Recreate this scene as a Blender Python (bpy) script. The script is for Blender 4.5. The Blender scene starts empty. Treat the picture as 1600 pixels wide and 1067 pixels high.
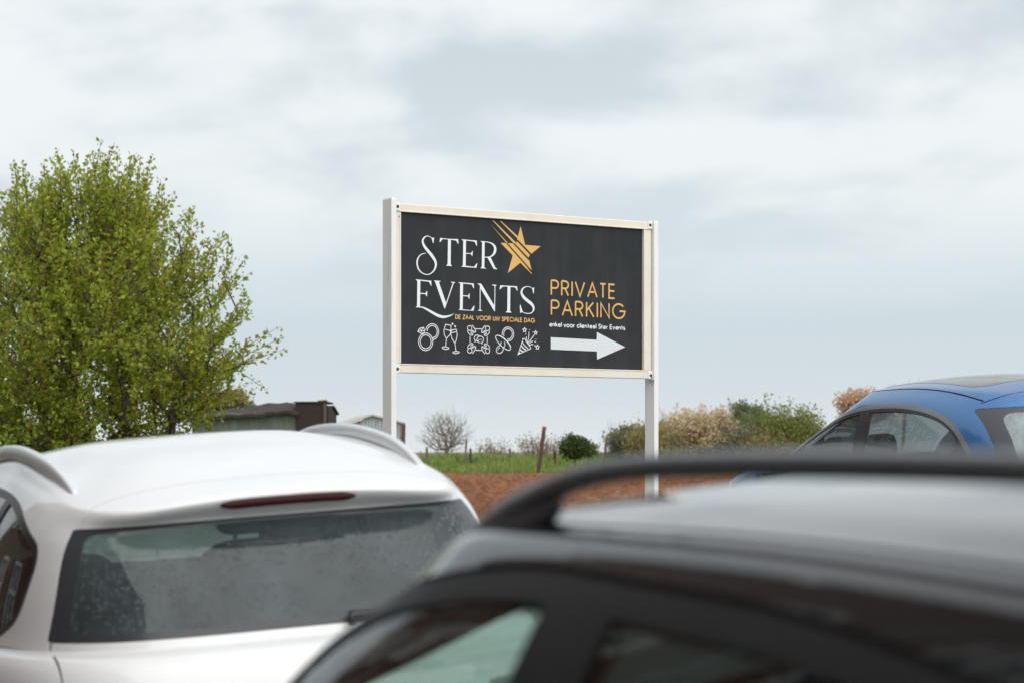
import bpy, bmesh, math, random
import numpy as np
from mathutils import Vector, Matrix, noise
from mathutils.bvhtree import BVHTree
R = math.radians
scene = bpy.context.scene
COL = scene.collection
random.seed(7); rng = np.random.default_rng(7)

# ------------------------------------------------------------------ camera
EYE = 1.55; FPX = 3778.0; HOR = 706.0
cam_d = bpy.data.cameras.new("camera"); cam = bpy.data.objects.new("camera", cam_d); COL.objects.link(cam)
cam.location = (0, 0, EYE); cam.rotation_euler = (R(90), 0, 0)
cam_d.lens = 85; cam_d.sensor_width = 36
cam_d.shift_y = (HOR - 533.5) / 1600.0
cam_d.clip_start = 0.05; cam_d.clip_end = 6000
cam_d.dof.use_dof = True; cam_d.dof.focus_distance = 18.6; cam_d.dof.aperture_fstop = 4.8
scene.camera = cam

# ------------------------------------------------------------------ world: overcast sky
SUN_EL, SUN_AZ = 38, 160          # azimuth of the sun, clockwise from +Y (behind the camera, to the right)
w = bpy.data.worlds.new("World"); scene.world = w; w.use_nodes = True
nt = w.node_tree; N = nt.nodes; Lk = nt.links; N.clear()
def nd(t, **kw):
    n = N.new(t)
    for k, v in kw.items(): setattr(n, k, v)
    return n
def mth(op, a, b=None, c=None):
    n = N.new('ShaderNodeMath'); n.operation = op
    for i, v in enumerate((a, b, c)):
        if v is None: continue
        if isinstance(v, (int, float)): n.inputs[i].default_value = v
        else: Lk.new(v, n.inputs[i])
    return n.outputs[0]
def ramp(fac, stops, interp='LINEAR'):
    n = N.new('ShaderNodeValToRGB'); n.color_ramp.interpolation = interp
    e = n.color_ramp.elements
    while len(e) < len(stops): e.new(0.5)
    for i, (p, c) in enumerate(stops):
        e[i].position = p; e[i].color = (c, c, c, 1) if isinstance(c, (int, float)) else (*c, 1)
    Lk.new(fac, n.inputs[0]); return n.outputs[0]
def mixc(fac, a, b, blend='MIX'):
    n = N.new('ShaderNodeMix'); n.data_type = 'RGBA'; n.blend_type = blend
    for sock, v in ((0, fac), (6, a), (7, b)):
        if isinstance(v, (int, float)): n.inputs[sock].default_value = v
        elif isinstance(v, tuple): n.inputs[sock].default_value = (*v, 1)
        else: Lk.new(v, n.inputs[sock])
    return n.outputs[2]
sky = nd('ShaderNodeTexSky', sky_type='NISHITA', sun_disc=False)
sky.sun_elevation = R(SUN_EL); sky.sun_rotation = R(SUN_AZ); sky.dust_density = 3; sky.air_density = 1.2
tc = nd('ShaderNodeTexCoord'); sep = nd('ShaderNodeSeparateXYZ'); Lk.new(tc.outputs['Generated'], sep.inputs[0])
dx, dy, dz = sep.outputs
up = mth('MAXIMUM', dz, 0.0)
den = mth('ADD', up, 0.16)
cx = mth('DIVIDE', dx, den); cy = mth('DIVIDE', dy, den)
comb = nd('ShaderNodeCombineXYZ'); Lk.new(cx, comb.inputs[0]); Lk.new(cy, comb.inputs[1])
def wnoise(vec, scale, detail, rough, off, sc3=(1, 1, 1), dist=0.0):
    mp = nd('ShaderNodeMapping'); mp.inputs['Location'].default_value = off; mp.inputs['Scale'].default_value = sc3
    Lk.new(vec, mp.inputs[0])
    n = nd('ShaderNodeTexNoise'); n.inputs['Scale'].default_value = scale; n.inputs['Detail'].default_value = detail
    n.inputs['Roughness'].default_value = rough; n.inputs['Distortion'].default_value = dist
    Lk.new(mp.outputs[0], n.inputs['Vector']); return n.outputs[0]
n1 = wnoise(comb.outputs[0], 1.0, 6, 0.47, (6.3, 5.1, 0.0), (-1, 0.8, 1), 0.4)
n2 = wnoise(comb.outputs[0], 2.7, 5, 0.5, (8.3, 4.1, 2.0), (-1, 0.7, 1), 0.3)
cl = mth('ADD', mth('MULTIPLY', n1, 0.62), mth('MULTIPLY', n2, 0.38))
elev = ramp(up, [(0.0, 0.0), (0.03, 0.3), (0.10, 0.7), (0.2, 1.0)])
dark_amt = ramp(cl, [(0.45, 0.0), (0.57, 1.0)], 'EASE')
lightc = ramp(up, [(0.0, (0.69, 0.725, 0.74)), (0.026, (0.58, 0.645, 0.685)), (0.052, (0.545, 0.625, 0.675)), (0.075, (0.62, 0.685, 0.72)), (0.105, (0.75, 0.785, 0.80)), (0.19, (0.78, 0.805, 0.82)), (0.4, (0.85, 0.89, 0.92)), (1.0, (1.0, 1.04, 1.08))])
darkc = ramp(up, [(0.0, (0.65, 0.695, 0.72)), (0.06, (0.52, 0.60, 0.645)), (0.19, (0.50, 0.565, 0.60)), (0.4, (0.7, 0.75, 0.78)), (1.0, (0.9, 0.94, 0.97))])
cloud = mixc(mth('MULTIPLY', dark_amt, elev), lightc, darkc)
sv = (math.sin(R(SUN_AZ)) * math.cos(R(SUN_EL)), math.cos(R(SUN_AZ)) * math.cos(R(SUN_EL)), math.sin(R(SUN_EL)))
sdot = mth('ADD', mth('ADD', mth('MULTIPLY', dx, sv[0]), mth('MULTIPLY', dy, sv[1])), mth('MULTIPLY', dz, sv[2]))
glow = ramp(mth('MAXIMUM', sdot, 0.0), [(0.0, 0.0), (1.0, 1.0)], 'EASE')      # the veiled sun brightens its side of the overcast
cloud10 = mixc(1.0, cloud, mixc(glow, (10.0, 10.0, 10.0), (17.0, 16.6, 16.0)), 'MULTIPLY')
skymix = mixc(0.93, sky.outputs[0], cloud10)
bg = nd('ShaderNodeBackground'); bg.inputs[1].default_value = 0.1; Lk.new(skymix, bg.inputs[0])
wo = nd('ShaderNodeOutputWorld'); Lk.new(bg.outputs[0], wo.inputs[0])

# ------------------------------------------------------------------ sun (weak, overcast)
sd = bpy.data.lights.new("sun", 'SUN'); so = bpy.data.objects.new("sun", sd); COL.objects.link(so)
sd.energy = 1.3; sd.angle = R(95); sd.color = (1.0, 0.96, 0.9)
v = Vector((math.sin(R(SUN_AZ)) * math.cos(R(SUN_EL)), math.cos(R(SUN_AZ)) * math.cos(R(SUN_EL)), math.sin(R(SUN_EL))))
so.rotation_euler = v.to_track_quat('Z', 'Y').to_euler(); so.location = v * 60
scene.view_settings.view_transform = 'Standard'; scene.view_settings.look = 'None'
scene.view_settings.exposure = 0.25; scene.view_settings.gamma = 1.0
scene.cycles.use_denoising = True
scene.cycles.max_bounces = 10; scene.cycles.transparent_max_bounces = 16
scene.cycles.sample_clamp_indirect = 6

# ------------------------------------------------------------------ materials
class NB:
    """tiny node helper"""
    def __init__(s, name):
        s.m = bpy.data.materials.new(name); s.m.use_nodes = True
        s.t = s.m.node_tree; s.n = s.t.nodes; s.l = s.t.links
        s.b = s.n['Principled BSDF']; s.out = s.n['Material Output']
        s.tc = s.n.new('ShaderNodeTexCoord')
    def put(s, sock, v):
        if isinstance(v, (int, float)): sock.default_value = v
        elif isinstance(v, tuple): sock.default_value = (*v, 1) if len(v) == 3 and sock.type == 'RGBA' else v
        else: s.l.new(v, sock)
    def set(s, **kw):
        for k, v in kw.items(): s.put(s.b.inputs[k.replace('_', ' ')], v)
        return s
    def vec(s, sc=(1, 1, 1), loc=(0, 0, 0), rot=(0, 0, 0), src='Object'):
        mp = s.n.new('ShaderNodeMapping'); mp.inputs['Scale'].default_value = sc
        mp.inputs['Location'].default_value = loc; mp.inputs['Rotation'].default_value = rot
        s.l.new(s.tc.outputs[src], mp.inputs[0]); return mp.outputs[0]
    def noise(s, vec, scale, detail=4, rough=0.55, dist=0.0):
        n = s.n.new('ShaderNodeTexNoise'); s.l.new(vec, n.inputs['Vector'])
        n.inputs['Scale'].default_value = scale; n.inputs['Detail'].default_value = detail
        n.inputs['Roughness'].default_value = rough; n.inputs['Distortion'].default_value = dist
        return n.outputs[0]
    def voro(s, vec, scale, feature='F1', rnd=1.0):
        n = s.n.new('ShaderNodeTexVoronoi'); n.feature = feature; s.l.new(vec, n.inputs['Vector'])
        n.inputs['Scale'].default_value = scale; n.inputs['Randomness'].default_value = rnd
        return n
    def wave(s, vec, scale, dist=0.0, dirn='X', detail=2, dscale=1.0, prof='SIN'):
        n = s.n.new('ShaderNodeTexWave'); n.bands_direction = dirn; n.wave_profile = prof
        s.l.new(vec, n.inputs['Vector']); n.inputs['Scale'].default_value = scale
        n.inputs['Distortion'].default_value = dist; n.inputs['Detail'].default_value = detail
        n.inputs['Detail Scale'].default_value = dscale
        return n.outputs[1]
    def ramp(s, fac, stops, interp='LINEAR'):
        n = s.n.new('ShaderNodeValToRGB'); n.color_ramp.interpolation = interp
        e = n.color_ramp.elements
        while len(e) < len(stops): e.new(0.5)
        for i, (p, c) in enumerate(stops):
            e[i].position = p; e[i].color = (c, c, c, 1) if isinstance(c, (int, float)) else (*c, 1)
        s.l.new(fac, n.inputs[0]); return n.outputs[0]
    def mix(s, fac, a, b, blend='MIX'):
        n = s.n.new('ShaderNodeMix'); n.data_type = 'RGBA'; n.blend_type = blend
        s.put(n.inputs[0], fac); s.put(n.inputs[6], a); s.put(n.inputs[7], b); return n.outputs[2]
    def math(s, op, a, b=0.0):
        n = s.n.new('ShaderNodeMath'); n.operation = op; s.put(n.inputs[0], a); s.put(n.inputs[1], b); return n.outputs[0]
    def bump(s, h, strength=0.3, dist=0.01):
        n = s.n.new('ShaderNodeBump'); n.inputs['Strength'].default_value = strength
        n.inputs['Distance'].default_value = dist; s.l.new(h, n.inputs['Height'])
        s.l.new(n.outputs[0], s.b.inputs['Normal']); return n.outputs[0]
    def island(s):
        g = s.n.new('ShaderNodeNewGeometry'); return g.outputs['Random Per Island']

def paint(name, col, metallic=0.0, rough=0.25, coat=1.0, drops=0.12, dirt=0.05, spec=0.5):
    b = NB(name)
    v = b.vec()
    big = b.noise(v, 2.3, 5, 0.6)
    c2 = tuple(x * (1 - dirt * 2.2) for x in col)
    b.set(Base_Color=b.mix(b.ramp(big, [(0.35, 0.0), (0.7, 1.0)]), col, c2), Metallic=metallic,
          Roughness=rough, Specular_IOR_Level=spec, Coat_Weight=coat, Coat_Roughness=0.04)
    if drops:
        vo = b.voro(v, 95).outputs['Distance']
        d = b.ramp(vo, [(0.0, 1.0), (0.22, 0.85), (0.30, 0.0)])
        msk = b.ramp(b.noise(v, 9, 3), [(0.42, 0.0), (0.6, 1.0)])
        h = b.math('MULTIPLY', d, msk)
        bm_ = b.bump(h, drops, 0.002)
        b.l.new(bm_, b.b.inputs['Coat Normal'])
    return b.m
def simple(name, col, rough=0.6, metallic=0.0, var=0.12, scale=6.0, bump=0.0, spec=0.5):
    b = NB(name); v = b.vec()
    n = b.noise(v, scale, 6, 0.6)
    c1 = tuple(max(0, x * (1 - var)) for x in col); c2 = tuple(x * (1 + var) for x in col)
    b.set(Base_Color=b.mix(n, c1, c2), Roughness=rough, Metallic=metallic, Specular_IOR_Level=spec)
    if bump: b.bump(b.noise(v, scale * 8, 4), bump, 0.01)
    return b.m
def glass(name, tint, refl_rough=0.02, wet=0.0, wetcol=(0.42, 0.48, 0.5), drops=0.35, dropscale=60, ior=1.5, film='ShaderNodeBsdfDiffuse', cover=.40):
    """thin pane: tinted transparency under a Fresnel reflection; wet = share of water film that scatters light"""
    b = NB(name); n, l = b.n, b.l
    v = b.vec()
    vo = b.voro(v, dropscale).outputs['Distance']
    d = b.ramp(vo, [(0.0, 1.0), (0.25, 0.8), (0.36, 0.0)])
    msk = b.ramp(b.noise(v, 7, 4), [(cover, 0.0), (cover + .22, 1.0)])
    h = b.math('MULTIPLY', d, msk)
    bp = n.new('ShaderNodeBump'); bp.inputs['Strength'].default_value = drops; bp.inputs['Distance'].default_value = 0.003
    l.new(h, bp.inputs['Height'])
    tr = n.new('ShaderNodeBsdfTransparent'); tr.inputs[0].default_value = (*tint, 1)
    gl = n.new('ShaderNodeBsdfGlossy'); gl.inputs['Roughness'].default_value = refl_rough; l.new(bp.outputs[0], gl.inputs['Normal'])
    fr = n.new('ShaderNodeFresnel'); l.new(bp.outputs[0], fr.inputs['Normal'])
    geo = n.new('ShaderNodeNewGeometry')           # a thin pane reflects alike from both sides
    l.new(b.math('ADD', ior, b.math('MULTIPLY', geo.outputs['Backfacing'], 1.0 / ior - ior)), fr.inputs[0])
    last = tr.outputs[0]
    if wet > 0:
        df = n.new(film)
        streak = b.noise(b.vec((2.2, 2.2, 0.9)), 3.0, 5, 0.6)
        df.inputs[0].default_value = (*wetcol, 1)
        ms = n.new('ShaderNodeMixShader')
        fac = b.math('MULTIPLY', b.math('ADD', b.ramp(streak, [(0.3, 0.6), (0.75, 1.25)]), b.math('MULTIPLY', h, 0.5 if drops > 0 else 0.0)), wet)
        l.new(fac, ms.inputs[0]); l.new(last, ms.inputs[1]); l.new(df.outputs[0], ms.inputs[2]); last = ms.outputs[0]
    mx = n.new('ShaderNodeMixShader'); l.new(fr.outputs[0], mx.inputs[0]); l.new(last, mx.inputs[1]); l.new(gl.outputs[0], mx.inputs[2])
    l.new(mx.outputs[0], b.out.inputs[0])
    return b.m

M = {}
M['white_paint'] = paint('white car paint', (0.73, 0.73, 0.74), 0.0, 0.45, 0.75, 0.16, 0.03)
M['black_paint'] = paint('black car paint', (0.005, 0.005, 0.006), 0.0, 0.5, 1.0, 0.05, 0.0, 0.05)
M['blue_paint'] = paint('blue metallic car paint', (0.045, 0.155, 0.35), 0.68, 0.33, 0.55, 0.05, 0.02)
M['trim'] = simple('black trim', (0.012, 0.012, 0.013), 0.38, 0, 0.2, 8)
M['trim_soft'] = simple('charcoal plastic trim', (0.035, 0.034, 0.036), 0.5, 0, 0.15, 8)
M['frame_black'] = simple('matt black window frame', (0.010, 0.010, 0.011), 0.55, 0, 0.2, 8, spec=0.25)
M['gap'] = simple('panel gap', (0.004, 0.004, 0.005), 0.9, 0, 0.1, 5)
M['satin'] = simple('satin grey metal trim', (0.20, 0.205, 0.21), 0.34, 0.65, 0.06, 5)
M['rail_silver'] = simple('brushed pale roof rail', (0.66, 0.68, 0.69), 0.34, 0.45, 0.05, 12)
M['rail_base'] = simple('grey rail base', (.30, .31, .31), .5, .2, .1, 8)
M['rail_black'] = simple('black roof rail', (0.075, 0.08, 0.087), 0.33, 0.3, 0.15, 12)
M['frit'] = simple('black glass border', (0.040, 0.043, 0.050), 0.3, 0, 0.2, 60)
M['lining'] = simple('grey cabin lining', (0.035, 0.036, 0.037), 0.9, 0, 0.15, 20)
M['lining_dark'] = simple('black cabin lining', (0.006, 0.006, 0.007), 0.95, 0, 0.15, 20, spec=0.1)
M['seat'] = simple('dark seat fabric', (0.022, 0.024, 0.025), 0.9, 0, 0.2, 30)
M['tyre'] = simple('tyre rubber', (0.015, 0.015, 0.015), 0.85, 0, 0.2, 10)
M['rim'] = simple('alloy wheel', (0.35, 0.36, 0.37), 0.3, 0.9, 0.1, 5)
M['red_lens'] = simple('dark red lamp lens', (0.03, 0.002, 0.004), 0.3, 0, 0.35, 40, spec=0.2)
M['lamp_glass'] = simple('headlamp lens', (0.09, 0.10, 0.12), 0.1, 0.6, 0.4, 14)
M['plate'] = simple('number plate', (0.75, 0.75, 0.72), 0.4, 0, 0.05, 10)
M['g_rear_white'] = glass('wet grey rear glass', (0.26, 0.335, 0.355), 0.03, 0.155, (0.31, 0.39, 0.425), 0.9, 62, cover=.3)
M['g_side'] = glass('clear side glass', (0.62, 0.72, 0.69), 0.01, 0.0, drops=0.05)
M['g_dark'] = glass('dark privacy glass', (0.06, 0.065, 0.065), 0.01, 0.0, drops=0.05)
M['g_shield'] = glass('green tinted windscreen', (0.60, 0.80, 0.73), 0.02, 0.46, (0.66, 0.86, 0.77), 0.0, 60, film='ShaderNodeBsdfTranslucent')
M['g_blue_side'] = glass('tinted side glass', (0.30, 0.34, 0.34), 0.02, 0.12, (0.42, 0.47, 0.48), drops=0.0, dropscale=140)
M['g_blue_front'] = glass('dark front side glass', (0.09, 0.10, 0.105), 0.02, 0.05, (0.30, 0.32, 0.34), drops=0.0, dropscale=140)
M['g_shield_clear'] = glass('clear windscreen', (0.72, 0.79, 0.79), 0.02, 0.22, (0.66, 0.74, 0.74), 0.0, 60, film='ShaderNodeBsdfTranslucent')
M['g_blue_rear'] = glass('rain covered rear glass', (0.55, 0.64, 0.63), 0.04, 0.35, (0.72, 0.82, 0.82), 0.3, 110)
M['g_roof'] = glass('panoramic roof glass', (0.03, 0.03, 0.035), 0.05, 0.32, (0.34, 0.37, 0.38), 0.3, 110, 1.7)

# ------------------------------------------------------------------ object helpers
def link(o, parent=None):
    COL.objects.link(o)
    if parent: o.parent = parent
    return o
def tag(o, label=None, cat=None, group=None, kind=None):
    if label: o['label'] = label
    if cat: o['category'] = cat
    if group: o['group'] = group
    if kind: o['kind'] = kind
    return o
def empty(name, loc, rot=(0, 0, 0)):
    o = bpy.data.objects.new(name, None); COL.objects.link(o); o.location = loc; o.rotation_euler = rot
    o.empty_display_size = 0.3; return o
def mesh(name, verts, faces, mat, parent=None, smooth=False, normals=None):
    me = bpy.data.meshes.new(name); me.from_pydata([tuple(p) for p in verts], [], faces); me.update()
    mats = mat if isinstance(mat, list) else [mat]
    for m in mats: me.materials.append(m)
    if smooth:
        me.polygons.foreach_set('use_smooth', [True] * len(me.polygons))
    if normals is not None:
        me.normals_split_custom_set(normals)
    return link(bpy.data.objects.new(name, me), parent)
def mesh_np(name, verts, quads, mat, parent=None, smooth=False):
    """fast path: verts (n,3), faces (m,k) arrays"""
    me = bpy.data.meshes.new(name); k = quads.shape[1]; m = len(quads)
    me.vertices.add(len(verts)); me.vertices.foreach_set('co', np.asarray(verts, np.float32).ravel())
    me.loops.add(m * k); me.loops.foreach_set('vertex_index', np.asarray(quads, np.int32).ravel())
    me.polygons.add(m); me.polygons.foreach_set('loop_start', np.arange(0, m * k, k, dtype=np.int32))
    me.polygons.foreach_set('use_smooth', np.full(m, smooth))
    me.update(calc_edges=True); me.validate()
    me.materials.append(mat)
    return link(bpy.data.objects.new(name, me), parent)
class MB:
    """collects boxes, tubes and loose faces into ONE mesh"""
    def __init__(s): s.v = []; s.f = []
    def add(s, vs, fs):
        k = len(s.v); s.v += [tuple(p) for p in vs]; s.f += [tuple(i + k for i in f) for f in fs]; return s
    def box(s, c, size, rot=None, bev=0.0):
        hx, hy, hz = [q / 2 for q in size]
        if bev <= 0:
            vs = [Vector((x, y, z)) for x in (-hx, hx) for y in (-hy, hy) for z in (-hz, hz)]
            fs = [(0, 1, 3, 2), (4, 6, 7, 5), (0, 4, 5, 1), (2, 3, 7, 6), (0, 2, 6, 4), (1, 5, 7, 3)]
        else:
            bm = bmesh.new(); bmesh.ops.create_cube(bm, size=1.0)
            for q in bm.verts: q.co = Vector((q.co.x * size[0], q.co.y * size[1], q.co.z * size[2]))
            bmesh.ops.bevel(bm, geom=bm.edges[:], offset=bev, segments=2, affect='EDGES', profile=0.5)
            bm.verts.ensure_lookup_table(); bm.verts.index_update()
            vs = [q.co.copy() for q in bm.verts]; fs = [tuple(q.index for q in f.verts) for f in bm.faces]; bm.free()
        if rot is not None: vs = [rot @ p for p in vs]
        return s.add([p + Vector(c) for p in vs], fs)
    def tube(s, pts, rad, seg=8, cap=True):
        pts = [Vector(p) for p in pts]; n = len(pts); rs = rad if hasattr(rad, '__len__') else [rad] * n
        rings = []; up0 = None
        for i in range(n):
            d = (pts[min(i + 1, n - 1)] - pts[max(i - 1, 0)]).normalized()
            if up0 is None: up0 = d.orthogonal().normalized()
            a = (up0 - d * up0.dot(d)).normalized(); b = d.cross(a); up0 = a
            rings.append([pts[i] + (a * math.cos(t) + b * math.sin(t)) * rs[i] for t in [2 * math.pi * k / seg for k in range(seg)]])
        vs = [p for r_ in rings for p in r_]
        fs = [(i * seg + k, i * seg + (k + 1) % seg, (i + 1) * seg + (k + 1) % seg, (i + 1) * seg + k) for i in range(n - 1) for k in range(seg)]
        if cap: fs += [tuple(range(seg - 1, -1, -1)), tuple((n - 1) * seg + k for k in range(seg))]
        return s.add(vs, fs)
    def build(s, name, mat, parent=None, smooth=False): return mesh(name, s.v, s.f, mat, parent, smooth)
def rounded(c, size, n=4.0, rot=None, seg=28):
    """superellipsoid cushion"""
    vs = []; fs = []; h = seg // 2
    sp = lambda x, e: math.copysign(abs(x) ** e, x)
    e = 2.0 / n
    for i in range(h + 1):
        ph = -math.pi / 2 + math.pi * i / h
        for k in range(seg):
            th = 2 * math.pi * k / seg
            p = Vector((size[0] / 2 * sp(math.cos(ph), e) * sp(math.cos(th), e), size[1] / 2 * sp(math.cos(ph), e) * sp(math.sin(th), e), size[2] / 2 * sp(math.sin(ph), e)))
            if rot is not None: p = rot @ p
            vs.append(p + Vector(c))
    for i in range(h):
        for k in range(seg): fs.append((i * seg + k, i * seg + (k + 1) % seg, (i + 1) * seg + (k + 1) % seg, (i + 1) * seg + k))
    return vs, fs

# ------------------------------------------------------------------ lie of the land
AX = R(17)                                    # the street runs 17 degrees to the left of the view
FWD = Vector((-math.sin(AX), math.cos(AX), 0)); RGT = Vector((math.cos(AX), math.sin(AX), 0))
def sstep(a, b, x):
    t = np.clip((np.asarray(x, float) - a) / (b - a), 0, 1); return t * t * (3 - 2 * t)
def ground_z(x, y):
    x = np.asarray(x, float); y = np.asarray(y, float)
    s = x * RGT.x + y * RGT.y
    zs = 0.07 * np.clip(s, -3.4, 7.7)
    k = sstep(24, 42, np.abs(y)); zs = zs * (1 - k) + 0.40 * k
    return zs + 0.72 * sstep(131, 136, y)
def gz(x, y): return float(ground_z(x, y))
def st(s, t): return RGT * s + FWD * t
# ------------------------------------------------------------------ ground sheets (structure)
def lines(parts):
    out = [];
    for a, b, n in parts: out += list(np.linspace(a, b, n, endpoint=False))
    return np.array(out + [parts[-1][1]])
def sheet(name, xs, ys, zf, mat, smooth=True):
    X, Y = np.meshgrid(xs, ys); Z = zf(X, Y)
    V = np.stack([X, Y, Z], -1).reshape(-1, 3); nx = len(xs); ny = len(ys)
    i = np.arange(ny - 1)[:, None] * nx + np.arange(nx - 1)[None, :]
    Q = np.stack([i, i + 1, i + nx + 1, i + nx], -1).reshape(-1, 4)
    return mesh_np(name, V, Q, mat, None, smooth)
b = NB('meadow ground'); v = b.vec()
g1 = b.noise(v, 0.35, 6, 0.6); g2 = b.noise(v, 6.0, 5, 0.65)
b.set(Base_Color=b.mix(b.ramp(g2, [(0.3, 0.0), (0.75, 1.0)]), b.mix(g1, (0.045, 0.085, 0.018), (0.09, 0.13, 0.03)), (0.14, 0.14, 0.055)), Roughness=0.9)
b.bump(b.noise(v, 25, 5), 0.6, 0.05); M['meadow'] = b.m
FX0, FX1, FY0, FY1 = -5.5, 75.0, 41.0, 130.0
def gfun(X, Y):
    inside = (sstep(FX0, FX0 + 1, X) * (1 - sstep(FX1 - 1, FX1, X)) * sstep(FY0, FY0 + 1, Y) * (1 - sstep(FY1 - 1, FY1, Y)))
    return ground_z(X, Y) - 0.16 * inside - 0.0
xs = lines([(-3000, -300, 10), (-300, -60, 12), (-60, -12, 24), (-12, 24, 72), (24, 90, 40), (90, 400, 16), (400, 3000, 10)])
ys = lines([(-300, -40, 8), (-40, -6, 12), (-6, 46, 104), (46, 128, 42), (128, 140, 24), (140, 400, 16), (400, 4500, 14)])
tag(sheet('ground', xs, ys, gfun, M['meadow']), kind='structure')

b = NB('ploughed red brown soil'); v = b.vec()
c1 = b.noise(b.vec((.5, 1, 1)), 0.9, 6, 0.65); c2 = b.noise(b.vec((2.6, .32, 1)), 1.7, 8, 0.72)  # stretched light and dark patches in the colour stand in for clod shading
b.set(Base_Color=b.mix(b.ramp(c2, [(0.38, 0.0), (0.62, 1.0)]), b.mix(c1, (0.10, 0.034, 0.013), (0.23, 0.084, 0.032)), (0.36, 0.165, 0.082)), Roughness=0.95, Specular_IOR_Level=0.2)
b.bump(b.noise(v, 5, 6, 0.75), 1.0, 0.25); M['soil'] = b.m
def ffun(X, Y):
    out = np.zeros_like(X); r_, c_ = X.shape
    for i in range(r_):
        for j in range(c_):
            p = Vector((X[i, j], Y[i, j], 0))
            out[i, j] = abs(noise.noise(p * 1.7)) * 0.24 + noise.noise(p * 0.7) * 0.08 + noise.noise(p * 2.9) * 0.08 - .10
    row = 0.07 * np.sin((Y + 0.35 * X) * 2 * math.pi / 1.9)
    edge = 0.13 * (1 - sstep(FX0, FX0 + 1.2, X) * (1 - sstep(FX1 - 1.2, FX1, X)) * sstep(FY0, FY0 + 1.5, Y) * (1 - sstep(FY1 - 1.5, FY1, Y)))
    return ground_z(X, Y) + out + row - edge
tag(sheet('field', lines([(FX0, 16, 108), (16, FX1, 60)]), lines([(FY0, 75, 150), (75, FY1, 130)]), ffun, M['soil']), kind='structure')

b = NB('worn asphalt'); v = b.vec()
b.set(Base_Color=b.mix(b.noise(v, 1.2, 5), b.mix(b.noise(v, 60, 3), (0.035, 0.036, 0.038), (0.085, 0.085, 0.085)), (0.06, 0.06, 0.062)), Roughness=b.ramp(b.noise(v, 0.7, 4), [(0.35, 0.35), (0.65, 0.8)]))
b.bump(b.noise(v, 140, 3), 0.4, 0.004); M['asphalt'] = b.m
b = NB('concrete paving'); v = b.vec()
br = b.n.new('ShaderNodeTexBrick'); b.l.new(v, br.inputs[0]); br.inputs['Scale'].default_value = 2.5
br.inputs['Color1'].default_value = (0.26, 0.25, 0.24, 1); br.inputs['Color2'].default_value = (0.32, 0.31, 0.29, 1); br.inputs['Mortar'].default_value = (0.11, 0.11, 0.1, 1); br.inputs['Mortar Size'].default_value = 0.012
b.set(Base_Color=b.mix(0.4, br.outputs[0], b.ramp(b.noise(v, 3, 5), [(0.3, (0.18, 0.175, 0.165)), (0.7, (0.33, 0.32, 0.3))])), Roughness=0.8); M['paving'] = b.m
def strip(name, s0, s1, t0, t1, lift, mat, ns=10, nt_=40, thick=0.0):
    V = []; F = []
    for i in range(nt_ + 1):
        for j in range(ns + 1):
            p = st(s0 + (s1 - s0) * j / ns, t0 + (t1 - t0) * i / nt_); V.append((p.x, p.y, gz(p.x, p.y) + lift))
    for i in range(nt_):
        for j in range(ns): a = i * (ns + 1) + j; F.append((a, a + 1, a + ns + 2, a + ns + 1))
    if thick:
        k = len(V); V2 = [(x, y, z - thick) for x, y, z in V]; V += V2
        ring = [j for j in range(ns + 1)] + [i * (ns + 1) + ns for i in range(1, nt_ + 1)] + [nt_ * (ns + 1) + j for j in range(ns - 1, -1, -1)] + [i * (ns + 1) for i in range(nt_ - 1, 0, -1)]
        for a, c in zip(ring, ring[1:] + ring[:1]): F.append((c, a, a + k, c + k))
    return tag(mesh(name, V, F, mat), kind='structure')
strip('road', -2.2, 9.6, -14, 25, 0.012, M['asphalt'], 16, 60)
strip('kerb', -2.36, -2.2, -14, 25, 0.13, M['paving'], 2, 40, 0.2)
strip('pavement', -3.6, -2.36, -14, 25, 0.125, M['paving'], 6, 40, 0.2)
# ------------------------------------------------------------------ car bodies: lofted shells, cut along real outlines
def prof(pts):
    """smooth curve through (t, value) points (monotone cubic)"""
    P = np.array(sorted(pts), float); x, y = P[:, 0], P[:, 1]
    if len(x) == 1: return lambda t: np.full_like(np.asarray(t, float), y[0])
    h = np.diff(x); d = np.diff(y) / h; m = np.zeros_like(x); m[0], m[-1] = d[0], d[-1]
    for i in range(1, len(x) - 1):
        if d[i - 1] * d[i] > 0:
            w1, w2 = 2 * h[i] + h[i - 1], h[i] + 2 * h[i - 1]; m[i] = (w1 + w2) / (w1 / d[i - 1] + w2 / d[i])
    def f(t):
        t = np.asarray(t, float); tt = np.clip(t, x[0], x[-1]); i = np.clip(np.searchsorted(x, tt) - 1, 0, len(h) - 1)
        u = (tt - x[i]) / h[i]; hh = h[i]
        r_ = (2 * u**3 - 3 * u**2 + 1) * y[i] + (u**3 - 2 * u**2 + u) * hh * m[i] + (-2 * u**3 + 3 * u**2) * y[i + 1] + (u**3 - u**2) * hh * m[i + 1]
        return r_ + np.where(t < x[0], (t - x[0]) * m[0], 0) + np.where(t > x[-1], (t - x[-1]) * m[-1], 0)
    return f
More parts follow.
